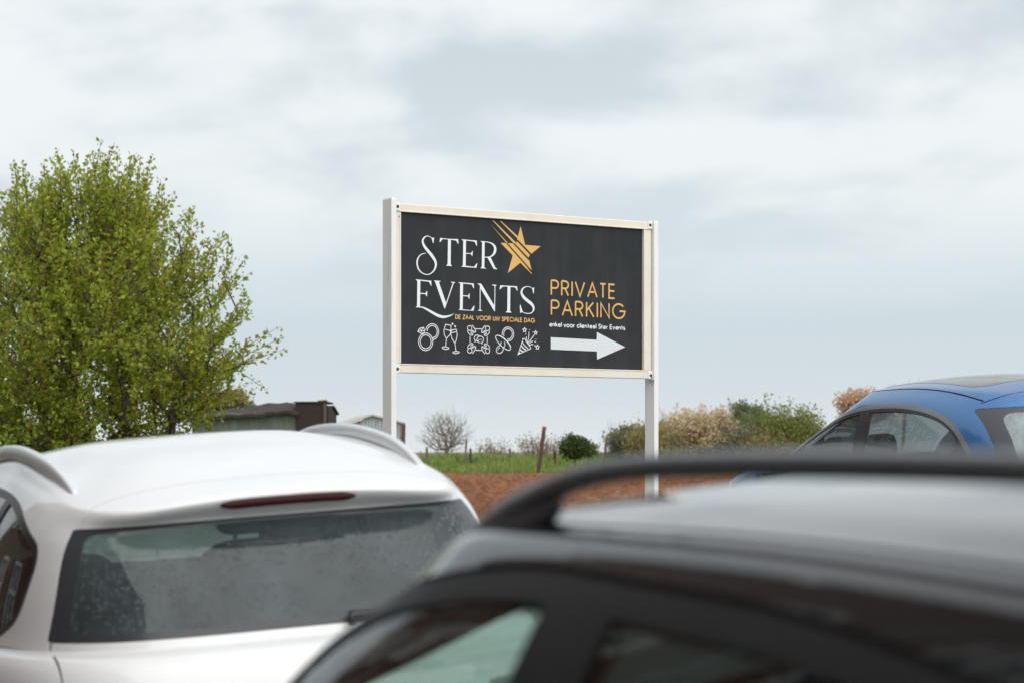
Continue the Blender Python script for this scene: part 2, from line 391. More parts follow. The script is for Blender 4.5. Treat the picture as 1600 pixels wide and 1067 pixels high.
def ring_pts(rg, ang):
    """rg: yr, yf, hw, nr, nf, z (list of (y,z)), rb: rear bow, ym"""
    c, s = np.cos(ang), np.sin(ang); ym = rg.get('ym', 0.0)
    n = np.where(s < 0, rg.get('nr', 4.0), rg.get('nf', 3.0))
    e = 2.0 / n
    x = rg['hw'] * np.sign(c) * np.abs(c) ** e
    y = ym + np.where(s > 0, rg['yf'] - ym, ym - rg['yr']) * np.sign(s) * np.abs(s) ** e
    bow = rg.get('rb', 0.0)
    if bow: y = y - np.where(s < 0, bow * (1 - (x / max(rg['hw'], 1e-3)) ** 2) * sstep(ym, rg['yr'] + 0.2, y) , 0) * 1.0 + np.where(s < 0, 0, 0)
    z = prof(rg['z'])(y)
    cf = rg.get('cf', 0.0)
    if cf: z = z + cf * (1 - (x / max(rg['hw'], 1e-3)) ** 2) * np.where(s > 0, sstep(ym, rg['yf'] - 0.1, y), 0)
    cr = rg.get('cr', 0.0)
    if cr: z = z + cr * (1 - (x / max(rg['hw'], 1e-3)) ** 2) * np.where(s < 0, sstep(ym, rg['yr'] + 0.1, y), 0)
    return np.stack([x, y, z], -1)
def loft(rings, nseg=200, sub=5):
    # angles spaced evenly along the biggest ring
    big = max(rings, key=lambda r_: r_['hw'])
    a = np.linspace(0, 2 * math.pi, 4001); p = ring_pts(big, a); L = np.concatenate([[0], np.cumsum(np.linalg.norm(np.diff(p, axis=0), axis=1))])
    # half by arc length, half by angle, so that both the corners and the ends stay fine
    mix = 0.75 * L / L[-1] + 0.25 * a / (2 * math.pi)
    ang = np.interp(np.linspace(0, 1, nseg, endpoint=False), mix, a)
    K = np.stack([ring_pts(r_, ang) for r_ in rings])       # rings x nseg x 3
    rows = []
    n = len(rings)
    for i in range(n - 1):
        p0 = K[max(i - 1, 0)]; p1 = K[i]; p2 = K[i + 1]; p3 = K[min(i + 2, n - 1)]
        if i == 0: p0 = 2 * p1 - p2
        if i == n - 2: p3 = 2 * p2 - p1 if rings[-1]['hw'] > 0 else p1 * [-1, 1, 1]
        d0 = np.maximum(np.linalg.norm(p1 - p0, axis=1), 1e-4)[:, None] ** .5; d1 = np.maximum(np.linalg.norm(p2 - p1, axis=1), 1e-4)[:, None] ** .5; d2 = np.maximum(np.linalg.norm(p3 - p2, axis=1), 1e-4)[:, None] ** .5
        m1 = (p1 - p0) / d0 - (p2 - p0) / (d0 + d1) + (p2 - p1) / d1
        m2 = (p2 - p1) / d1 - (p3 - p1) / (d1 + d2) + (p3 - p2) / d2
        m1 = m1 * d1; m2 = m2 * d1
        kk = rings[i].get('sub', sub)
        for j in range(kk):
            u = j / kk
            rows.append((2 * u**3 - 3 * u**2 + 1) * p1 + (u**3 - 2 * u**2 + u) * m1 + (-2 * u**3 + 3 * u**2) * p2 + (u**3 - u**2) * m2)
    rows.append(K[-1])
    return np.stack(rows)
def shell_bm(bm, G, layer, val=0):
    nr, ns, _ = G.shape
    vv = [[bm.verts.new(G[i, k]) for k in range(ns)] for i in range(nr)]
    for i in range(nr - 1):
        for k in range(ns):
            q = [vv[i][k], vv[i][(k + 1) % ns], vv[i + 1][(k + 1) % ns], vv[i + 1][k]]
            try: f = bm.faces.new(q); f[layer] = val
            except ValueError: pass
def chaikin(P, it=3):
    P = [np.array(p, float) for p in P]
    for _ in range(it):
        Q = []
        for a, c in zip(P, P[1:] + P[:1]): Q += [a * .75 + c * .25, a * .25 + c * .75]
        P = Q
    return np.array(P)
def rpoly(P, r_=0.04, k=5):
    """polygon with each corner rounded by r_ (corner points may carry their own radius)"""
    out = []; n = len(P)
    for i in range(n):
        rad = P[i][2] if len(P[i]) > 2 else r_
        p = np.array(P[i][:2], float); a = np.array(P[i - 1][:2], float); c = np.array(P[(i + 1) % n][:2], float)
        da = min(rad, np.linalg.norm(a - p) * .48); dc = min(rad, np.linalg.norm(c - p) * .48)
        s_ = p + (a - p) / np.linalg.norm(a - p) * da; e_ = p + (c - p) / np.linalg.norm(c - p) * dc
        for j in range(k + 1):
            u = j / k; out.append((1 - u)**2 * s_ + 2 * u * (1 - u) * p + u * u * e_)
    return np.array(out)
def grow(P, d):
    """offset a closed polygon outwards by d"""
    P = np.array(P); area = 0.5 * np.sum(P[:, 0] * np.roll(P[:, 1], -1) - P[:, 1] * np.roll(P[:, 0], -1)); sg = 1 if area > 0 else -1
    T = np.roll(P, -1, 0) - np.roll(P, 1, 0); T /= np.maximum(np.linalg.norm(T, axis=1), 1e-9)[:, None]
    return P + sg * d * np.stack([T[:, 1], -T[:, 0]], -1)
def band(path, wd):
    """thin closed polygon around an open path"""
    P = np.array(path, float); T = np.gradient(P, axis=0); T /= np.linalg.norm(T, axis=1)[:, None]
    Nn = np.stack([-T[:, 1], T[:, 0]], -1) * wd / 2
    return np.concatenate([P + Nn, (P - Nn)[::-1]])
def inpoly(P, pts):
    x, y = pts[:, 0], pts[:, 1]; r_ = np.zeros(len(pts), bool); j = len(P) - 1
    for i in range(len(P)):
        xi, yi = P[i]; xj, yj = P[j]
        c = ((yi > y) != (yj > y)) & (x < (xj - xi) * (y - yi) / (yj - yi + 1e-15) + xi); r_ ^= c; j = i
    return r_
def carve(bm, layer, poly, axes, cond, val, only=None):
    """cut the shell along poly (seen along the third axis) and give the faces inside the tag val"""
    i0, i1 = axes; ax = 3 - i0 - i1
    P = np.array(poly, float); lo, hi = P.min(0) - 0.03, P.max(0) + 0.03
    bm.normal_update()
    cand = [f for f in bm.faces if cond(f) and max(q.co[i0] for q in f.verts) > lo[0] and min(q.co[i0] for q in f.verts) < hi[0] and max(q.co[i1] for q in f.verts) > lo[1] and min(q.co[i1] for q in f.verts) < hi[1]]
    cset = set(cand)
    for a, c in zip(P, np.roll(P, -1, 0)):
        d = c - a; L = np.linalg.norm(d)
        if L < 1e-6: continue
        nrm = [0, 0, 0]; nrm[i0], nrm[i1] = -d[1] / L, d[0] / L
        co = [0, 0, 0]; co[i0], co[i1] = a
        m = 0.002; l2, h2 = np.minimum(a, c) - m, np.maximum(a, c) + m
        sel = [f for f in cset if f.is_valid and max(q.co[i0] for q in f.verts) > l2[0] and min(q.co[i0] for q in f.verts) < h2[0] and max(q.co[i1] for q in f.verts) > l2[1] and min(q.co[i1] for q in f.verts) < h2[1]]
        if not sel: continue
        geom = set(sel)
        for f in sel: geom.update(f.edges); geom.update(f.verts)
        res = bmesh.ops.bisect_plane(bm, geom=list(geom), dist=1e-5, plane_co=co, plane_no=nrm)
        for g in res['geom']:
            if isinstance(g, bmesh.types.BMFace): cset.add(g)
    fs = [f for f in cset if f.is_valid]
    if not fs: return
    ctr = np.array([[f.calc_center_median()[i0], f.calc_center_median()[i1]] for f in fs])
    for f, k in zip(fs, inpoly(P, ctr)):
        if k and (only is None or f[layer] in only): f[layer] = val
def split_shell(bm, layer, val):
    """faces of one tag as islands: each a list of faces"""
    fs = [f for f in bm.faces if f[layer] == val]; seen = set(); out = []
    fset = set(fs)
    for f in fs:
        if f in seen: continue
        st_ = [f]; seen.add(f); isl = []
        while st_:
            g = st_.pop(); isl.append(g)
            for e in g.edges:
                for h in e.link_faces:
                    if h in fset and h not in seen: seen.add(h); st_.append(h)
        out.append(isl)
    return out
class Skin:
    """the uncut shell: gives smooth normals to every piece cut from it"""
    def __init__(s, bm):
        bm.normal_update()
        s.tree = BVHTree.FromBMesh(bm); bm.faces.ensure_lookup_table(); bm.verts.ensure_lookup_table()
        s.fv = [[q.co.copy() for q in f.verts] for f in bm.faces]; s.fn = [[q.normal.copy() for q in f.verts] for f in bm.faces]
    def normal(s, co, hint):
        res = s.tree.find_nearest_range(co, 0.004) or [s.tree.find_nearest(co)]
        best = None
        for p, n_, i, d in res:
            k = d - 0.01 * n_.dot(hint)
            if best is None or k < best[0]: best = (k, i)
        i = best[1]; W = Vector((0, 0, 0)); ws = 0
        for q, nn in zip(s.fv[i], s.fn[i]):
            d2 = 1.0 / ((q - co).length + 1e-5) ** 1.6; W += nn * d2; ws += d2
        W = W / ws
        return W.normalized() if W.length > 1e-6 else hint
def piece(name, faces, skin, mat, parent, off=0.0, rim=0.0, flip_copy=None):
    """one object from cut faces, moved out by off, with a rim turned inwards by rim"""
    vid = {}; V = []; Nv = []; F = []; FN = []
    for f in faces:
        idx = []
        for q in f.verts:
            if q not in vid:
                vid[q] = len(V); n_ = skin.normal(q.co, f.normal); V.append(q.co + n_ * off); Nv.append(n_)
            idx.append(vid[q])
        F.append(tuple(idx)); FN.append([Nv[i] for i in idx])
    if rim:
        fset = set(faces); lowid = {}
        for f in faces:
            for lp in f.loops:
                e = lp.edge
                if sum(1 for h in e.link_faces if h in fset) == 1:
                    a, c = lp.vert, lp.link_loop_next.vert
                    for q in (a, c):
                        if q not in lowid: lowid[q] = len(V); V.append(V[vid[q]] - Nv[vid[q]] * rim); Nv.append(Nv[vid[q]])
                    q4 = (vid[c], vid[a], lowid[a], lowid[c]); F.append(q4)
                    n_ = (V[q4[1]] - V[q4[0]]).cross(V[q4[2]] - V[q4[1]]); n_ = n_.normalized() if n_.length > 1e-9 else Vector((0, 0, 1))
                    FN.append([n_] * 4)
    return mesh(name, V, F, mat, parent, True, [tuple(n_) for fn in FN for n_ in fn])
def lining(name, faces, skin, mat, parent, d=0.022):
    vid = {}; V = []; F = []; 
    for f in faces:
        idx = []
        for q in f.verts:
            if q not in vid: vid[q] = len(V); V.append(q.co - skin.normal(q.co, f.normal) * d)
            idx.append(vid[q])
        F.append(tuple(reversed(idx)))
    return mesh(name, V, F, mat, parent, True)
BODY, TRIM, SIDE, REAR, SHIELD, FRIT, GAP, ROOF, SATIN, LAMP, TAIL, CUT, LAMP3 = range(13)
def sidecut(s): return lambda f: f.normal.x * s > 0.12
reardir = lambda f: f.normal.y < -0.10 and f.calc_center_median().y < -0.5
frontdir = lambda f: f.normal.y > 0.10 and f.calc_center_median().y > 0.0
updir = lambda f: f.normal.z > 0.3
def wheel(root, x, y, r_=0.33):
    sg = 1 if x > 0 else -1
    t = MB(); ring = []
    prof_ = [(-0.10, 0.60), (-0.105, 0.90), (-0.085, 1.0), (0.085, 1.0), (0.105, 0.90), (0.10, 0.60)]
    V = []; F = []; seg = 40
    for k in range(seg):
        a = 2 * math.pi * k / seg
        for (px, pr) in prof_: V.append((x + px, y + math.cos(a) * r_ * pr, r_ + math.sin(a) * r_ * pr))
    m = len(prof_)
    for k in range(seg):
        for j in range(m - 1): F.append((k * m + j, k * m + j + 1, ((k + 1) % seg) * m + j + 1, ((k + 1) % seg) * m + j))
    wh = mesh('wheel', V, F, M['tyre'], root, True)
    rb = MB()
    for k in range(5):
        a = 2 * math.pi * k / 5
        rb.box((x + sg * 0.085, y + math.cos(a) * r_ * .33, r_ + math.sin(a) * r_ * .33), (0.03, r_ * .62, 0.06), Matrix.Rotation(a, 3, 'X'), 0.008)
    rb.tube([(x + sg * 0.05, y, r_), (x + sg * 0.108, y, r_)], [0.07, 0.06], 16)
    rb.tube([(x - 0.09, y, r_), (x + sg * 0.07, y, r_)], [r_ * .61, r_ * .61], 32, cap=False)
    rb.build('rim', M['rim'], wh)
def seat(root, x, y, z, wd=0.5, h=0.62, tilt=-14, head=True, mat='seat', hz=None, hw=0.26):
    rot = Matrix.Rotation(R(-tilt), 3, 'X')
    sb = MB(); sb.add(*rounded((x, y, z + h * .5), (wd, 0.15, h), 3.6, rot))
    sb.add(*rounded((x, y + 0.26, z - 0.02), (wd, 0.52, 0.16), 4))
    s_ = sb.build('seat', M[mat], root, True)
    if head:
        top = Vector((x, y, z + h * .5)) + rot @ Vector((0, 0, h * .5))
        hb = MB(); hz = hz or 0.11
        hb.add(*rounded(top + rot @ Vector((0, 0, hz)), (hw, 0.10, 0.17), 4, rot))
        for sx in (-0.06, 0.06): hb.tube([top + Vector((sx, 0, -0.03)), top + rot @ Vector((sx, 0, hz))], 0.008, 8)
        hb.build('headrest', M[mat], s_, True)
    return s_
def sweep(path, wid, hgt, seg=14, up=Vector((0, 0, 1)), n=2.6):
    V = []; F = []; P = [Vector(p) for p in path]
    for i, p in enumerate(P):
        d = (P[min(i + 1, len(P) - 1)] - P[max(i - 1, 0)]).normalized(); a = d.cross(up).normalized(); b_ = a.cross(d)
        w_ = wid[i] if hasattr(wid, '__len__') else wid; h_ = hgt[i] if hasattr(hgt, '__len__') else hgt
        for k in range(seg):
            t = 2 * math.pi * k / seg; c, s = math.cos(t), math.sin(t)
            V.append(p + a * (w_ / 2 * math.copysign(abs(c) ** (2 / n), c)) + b_ * (h_ / 2 * math.copysign(abs(s) ** (2 / n), s)))
    m = len(P)
    for i in range(m - 1):
        for k in range(seg): F.append((i * seg + k, i * seg + (k + 1) % seg, (i + 1) * seg + (k + 1) % seg, (i + 1) * seg + k))
    F += [tuple(range(seg - 1, -1, -1)), tuple((m - 1) * seg + k for k in range(seg))]
    return V, F
def spline(P, n=40):
    """Catmull-Rom through points, evenly resampled"""
    P = np.array(P, float); Q = np.vstack([2 * P[0] - P[1], P, 2 * P[-1] - P[-2]]); out = []
    for i in range(len(P) - 1):
        p0, p1, p2, p3 = Q[i:i + 4]
        for u in np.linspace(0, 1, 16, endpoint=False):
            out.append(.5 * (2 * p1 + (p2 - p0) * u + (2 * p0 - 5 * p1 + 4 * p2 - p3) * u * u + (3 * p1 - p0 - 3 * p2 + p3) * u**3))
    out.append(P[-1]); out = np.array(out)
    L = np.concatenate([[0], np.cumsum(np.linalg.norm(np.diff(out, axis=0), axis=1))]); t = np.linspace(0, L[-1], n)
    return np.stack([np.interp(t, L, out[:, k]) for k in range(out.shape[1])], -1)
def build_car(sp, loc, head, roll):
    root = empty(sp['name'], loc, (0, -roll, head))
    bm = bmesh.new(); ly = bm.faces.layers.int.new('tag')
    shell_bm(bm, loft(sp['cabin'], 240, 6), ly); shell_bm(bm, loft(sp['lower'], 200, 5), ly)
    bmesh.ops.remove_doubles(bm, verts=bm.verts, dist=0.0002)
    bm.normal_update(); skin = Skin(bm)
    P = sp
    # open the deck under the cabin, and the cabin below the belt
    ang = np.linspace(0, 2 * math.pi, 90, endpoint=False); base = ring_pts(sp['cabin'][0], ang)[:, :2] * 0.93
    zdeck = sp.get('zdeck', 0.80)
    carve(bm, ly, base, (0, 1), lambda f: f.normal.z > 0.4 and f.calc_center_median().z < sp['beltmax'] and f.calc_center_median().z > zdeck - 0.2, CUT)
    for s in (-1, 1):
        for y in sp['axles']:
            c = [(y + math.cos(t) * 0.37, 0.33 + math.sin(t) * 0.37) for t in np.linspace(0, 2 * math.pi, 40, endpoint=False)]
            carve(bm, ly, c, (1, 2), lambda f: f.normal.x * s > 0.3, CUT)
        for poly, val, *only in sp['side_cuts']: carve(bm, ly, poly, (1, 2), sidecut(s), val, only or None)
    for poly, val in sp['rear_cuts']: carve(bm, ly, poly, (0, 2), reardir, val)
    for poly, val in sp['front_cuts']: carve(bm, ly, poly, (0, 2), frontdir, val)
    for poly, val in sp.get('top_cuts', []): carve(bm, ly, poly, (0, 1), updir, val)
    bm.normal_update()
    by = {}
    for f in bm.faces: by.setdefault(f[ly], []).append(f)
    piece('body', by[BODY], skin, M[sp['paint']], root, 0, 0.012)
    lining('cabin_lining', [f for f in by[BODY] + by.get(TRIM, []) + by.get(SATIN, []) if f.calc_center_median().z > sp['beltmin']], skin, M[sp['lin']], root)
    names = {TRIM: ('window_trim', sp.get('framemat', 'trim'), 0.002, 0.02), SATIN: ('window_trim', sp.get('trimmat', 'satin'), 0.005, 0.01), SIDE: ('side_window', sp['sidemat'], -0.003, 0), REAR: ('rear_window', sp['rearmat'], -0.002, 0), SHIELD: ('windscreen', sp.get('shieldmat', 'g_shield'), -0.002, 0),
             FRIT: ('glass_border', 'frit', -0.002, 0.004), GAP: ('panel_gap', 'gap', -0.006, 0), ROOF: ('roof_window', 'g_roof', 0.0015, 0.004), LAMP: ('headlight', 'lamp_glass', 0.003, 0.01), TAIL: ('tail_light', 'red_lens', 0.003, 0.01), LAMP3: ('brake_light', 'red_lens', -0.004, 0.0)}
    for val, (nm, mt, off, rim) in names.items():
        if val not in by: continue
        if val in (GAP,): piece(nm, by[val], skin, M[mt], root, off, 0); continue
        for isl in split_shell(bm, ly, val):
            if sum(f.calc_area() for f in isl) < 0.0015: continue
            yc = sum(f.calc_center_median().y * f.calc_area() for f in isl) / sum(f.calc_area() for f in isl)
            if val == SIDE: mt = 'g_dark' if yc < sp.get('dark_from', -9) else (sp['frontmat'] if yc > .1 and 'frontmat' in sp else sp['sidemat'])
            o = piece(nm, isl, skin, M[mt], root, off, rim)
    bm.free()
    # tub: floor and inner sides of the cabin
    tub = []; fs = []
    lv = [(zdeck + 0.10, 0.925), (0.5, 0.9), (0.32, 0.85)]
    for z, k in lv:
        for p in ring_pts(sp['cabin'][0], ang): tub.append((p[0] * k, p[1] * k, z))
    m = len(ang)
    for i in range(2):
        for k in range(m): fs.append((i * m + (k + 1) % m, i * m + k, (i + 1) * m + k, (i + 1) * m + (k + 1) % m))
    fs.append(tuple(2 * m + k for k in range(m)))
    mesh('cabin_floor', tub, fs, M['lining_dark'], root)
    d = MB(); d.add(*rounded((0, sp['dash'], zdeck + 0.02), (1.3, 0.5, 0.26), 5)); d.build('dashboard', M['lining_dark'], root, True)
    sw = MB(); cc = Vector((-0.36, sp['dash'] - 0.38, zdeck + 0.06)); rt = Matrix.Rotation(R(-65), 3, 'X')
    sw.tube([cc + rt @ Vector((math.cos(t) * .185, math.sin(t) * .185, 0)) for t in np.linspace(0, 2 * math.pi, 33)], 0.016, 8, False)
    sw.tube([cc, cc + Vector((0, .25, -.1))], 0.03, 8); sw.box(cc, (0.3, 0.05, 0.03)); sw.build('steering_wheel', M['lining_dark'], root, True)
    for s in (-1, 1):
        for y in sp['axles']: wheel(root, s * sp.get('track', 0.79), y)
        if sp.get('mirror'):
            mx, my, mz = sp['mirror']; mm = MB(); mm.add(*rounded((s * mx, my, mz), (0.2, 0.11, 0.14), 3)); mm.tube([(s * (mx - .14), my + .02, mz - .05), (s * (mx - .02), my, mz - .02)], 0.022, 8)
            mr = mm.build('wing_mirror', M[sp['paint']], root, True)
            g = MB(); g.box((s * mx, my - 0.056, mz), (0.16, 0.004, 0.105)); g.build('mirror_glass', M['lamp_glass'], mr)
        for hy, hz in sp.get('handles', []):
            hx = sp.get('handle_x', 0.885); hb = MB(); hb.tube([(s * hx, hy - .10, hz), (s * (hx + .03), hy - .07, hz), (s * (hx + .03), hy + .07, hz), (s * hx, hy + .10, hz)], 0.012, 8); hb.build('door_handle', M[sp['paint']], root, True)
    for yy in sp['plates']:
        pb = MB(); pb.box((0, yy, 0.52), (0.52, 0.012, 0.11), None, 0.004); pb.build('number_plate', M['plate'], root)
    return root
# ================================================================== white crossover, seen from behind
def at(s, t): p = st(s, t); return Vector((p.x, p.y, gz(p.x, p.y)))
ROLL = math.atan(0.07)
dlo = rpoly([(0.98, .98), (0.42, 1.335, .25), (-0.35, 1.385, .5), (-1.14, 1.345, .35), (-1.58, 1.205, .07), (-1.53, 1.03, .06), (-1.36, .965, .1)], 0.05)
rg = rpoly([(-.715, .955, .012), (-.65, 1.205, .1), (-.607, 1.278, .012), (.607, 1.278, .012), (.66, 1.205, .1), (.735, .955, .012)])
rgi = rpoly([(-.668, .978, .05), (-.585, 1.262, .04), (.585, 1.262, .04), (.685, .978, .05)])
white = dict(name='crossover_car', shieldmat='g_shield_clear', paint='white_paint', lin='lining', sidemat='g_dark', rearmat='g_rear_white', beltmin=.95, beltmax=1.02, zdeck=.86,
  cabin=[
    dict(yr=-2.03, yf=1.25, hw=.845, nr=4.4, nf=3.2, z=[(-2.0, .93), (0, .93), (1.2, .95)]),
    dict(yr=-1.97, yf=.98, hw=.808, nr=4.8, nf=3.2, z=[(-2.0, 1.07), (0, 1.10), (1.0, 1.10)]),
    dict(yr=-1.87, yf=.62, hw=.735, nr=6, nf=3.4, z=[(-1.9, 1.20), (-1.2, 1.27), (0, 1.29), (.7, 1.27)]),
    dict(yr=-1.81, yf=.42, hw=.655, nr=9, nf=3.4, z=[(-1.82, 1.252), (-1.3, 1.36), (-.5, 1.41), (.4, 1.37)], cr=.022, sub=4),
    dict(yr=-1.885, yf=.38, hw=.622, nr=7.5, nf=3.4, z=[(-1.9, 1.272), (-1.6, 1.335), (-1.2, 1.395), (-.5, 1.445), (.4, 1.40)], cr=.052, sub=3),
    dict(yr=-1.895, yf=.36, hw=.605, nr=7.5, nf=3.4, z=[(-1.9, 1.292), (-1.6, 1.342), (-1.2, 1.41), (-.5, 1.47), (.4, 1.425)], cr=.052, sub=3),
    dict(yr=-1.84, yf=.30, hw=.562, nr=8, nf=3.4, z=[(-1.86, 1.312), (-1.6, 1.355), (-1.2, 1.425), (-.5, 1.482), (.3, 1.445)], cr=.048),
    dict(yr=-1.60, yf=.10, hw=.34, nr=5, nf=3.2, z=[(-1.62, 1.402), (-1.2, 1.468), (-.5, 1.518), (.1, 1.49)], cr=.0),
    dict(yr=-1.35, yf=.03, hw=0.0, z=[(-1.36, 1.452), (-1.1, 1.485), (-.5, 1.528), (0, 1.51)])],
  lower=[
    dict(yr=-1.9, yf=1.9, hw=0, z=[(0, .2)]), dict(yr=-2.1, yf=2.1, hw=.80, nr=6, nf=5, z=[(0, .24)]),
    dict(yr=-2.22, yf=2.2, hw=.885, nr=5, nf=4, z=[(0, .45)]), dict(yr=-2.20, yf=2.2, hw=.905, nr=5, nf=3.6, z=[(0, .70)]),
    dict(yr=-2.125, yf=2.1, hw=.885, nr=5, nf=3.4, z=[(-2.1, .88), (0, .87), (1.2, .86), (2.0, .76)]),
    dict(yr=-2.06, yf=2.0, hw=.84, nr=5, nf=3.4, z=[(-2.05, .925), (0, .915), (1.2, .91), (1.9, .83)]),
    dict(yr=-1.95, yf=1.8, hw=.70, nr=5, nf=3.4, z=[(-1.9, .935), (0, .93), (1.2, .96), (1.8, .87)]),
    dict(yr=-1.5, yf=1.4, hw=0, z=[(-1.5, .94), (0, .93), (1.2, .98), (1.4, .96)])],
  axles=(-1.30, 1.33),
  side_cuts=[(grow(dlo, .022), TRIM), (dlo, SIDE), ([(-.90, .9), (-.80, .9), (-.93, 1.45), (-1.03, 1.45)], TRIM, SIDE), ([(.05, .9), (.14, .9), (.06, 1.45), (-.03, 1.45)], TRIM, SIDE)],
  rear_cuts=[(rg, FRIT), (rgi, REAR),
    (band([(-.725, .3), (-.722, .6), (-.718, .8), (-.712, .93), (-.705, .955)], .006), GAP), (band([(.725, .3), (.722, .6), (.718, .8), (.712, .93), (.705, .955)], .006), GAP),
    ([(-.80, .62), (-.5, .60), (-.5, .76), (-.82, .80)], TAIL), ([(.80, .62), (.5, .60), (.5, .76), (.82, .80)], TAIL)],
  front_cuts=[(rpoly([(-.62, .98), (-.5, 1.36), (.5, 1.36), (.62, .98)]), SHIELD), ([(-.82, .62), (-.5, .60), (-.5, .72), (-.8, .76)], LAMP), ([(.82, .62), (.5, .60), (.5, .72), (.8, .76)], LAMP)],
  top_cuts=[(band(spline([(-.585, -1.72), (-.45, -1.685), (0, -1.665), (.45, -1.685), (.585, -1.72)], 24), .0055), GAP)],
  dash=.85, mirror=(.97, .72, 1.0), handles=[(-.75, .84), (.2, .84)], plates=(-2.235,))
W = Vector((-1.22, 8.97, 0)); W.z = gz(W.x, W.y) - .012
car_w = build_car(white, (W.x, W.y, W.z), R(19.9), ROLL)
tag(car_w, 'white crossover car seen from behind with pale roof rails and wet rear window', 'car', 'cars parked along the road')
# high brake light under the spoiler lip
bl = MB(); V, F = sweep([(x, -1.902 + .18 * x * x, 1.324 - .10 * x * x) for x in np.linspace(-.205, .205, 21)], [0.012] * 21, [.008 + .020 * min(1, (1 - abs(q)) * 7) for q in np.linspace(-1, 1, 21)], 10, n=3)
bl.add(V, F).build('brake_light', M['red_lens'], car_w, True)
for s in (-1, 1):
    pth = spline([(s * .553, -1.48, 1.362), (s * .556, -1.44, 1.380), (s * .563, -1.30, 1.418), (s * .573, -1.02, 1.465), (s * .578, -.6, 1.500), (s * .578, -.2, 1.502), (s * .565, .12, 1.475), (s * .56, .22, 1.44)], 46)
    ra = MB(); V, F = sweep(pth, [.030 + .012 * math.sin(math.pi * i / 45) for i in range(46)], [.026 + .022 * min(1, math.sin(math.pi * i / 45) * 2) for i in range(46)], 14); ra.add(V, F)
    rl = ra.build('roof_rail', M['rail_silver'], car_w, True)
    ft = MB()
    V, F = sweep([p - np.array([0, 0, .026]) for p in pth[1:-1]], .018, .05, 8); ft.add(V, F)
    ft.build('rail_base', M['rail_base'], rl, True)
seat(car_w, -.37, -.95, .53, .50, .60, 14, False); seat(car_w, .30, -.98, .53, .62, .60, 14, True, hz=.11, hw=.27)
seat(car_w, -.37, .05, .5, .5, .62, 16, True); seat(car_w, .37, .05, .5, .5, .62, 16, True)
sh = MB(); sh.box((0, -1.52, .90), (1.2, .5, .02), None, .006); sh.build('parcel_shelf', M['lining'], car_w)
wp = MB(); wp.tube([(0.125, -2.055, .955), (.125, -2.04, .98), (.26, -2.03, .98), (.40, -2.005, .98)], [.014, .012, .008, .006], 8); wp.build('rear_wiper', M['trim'], car_w, True)

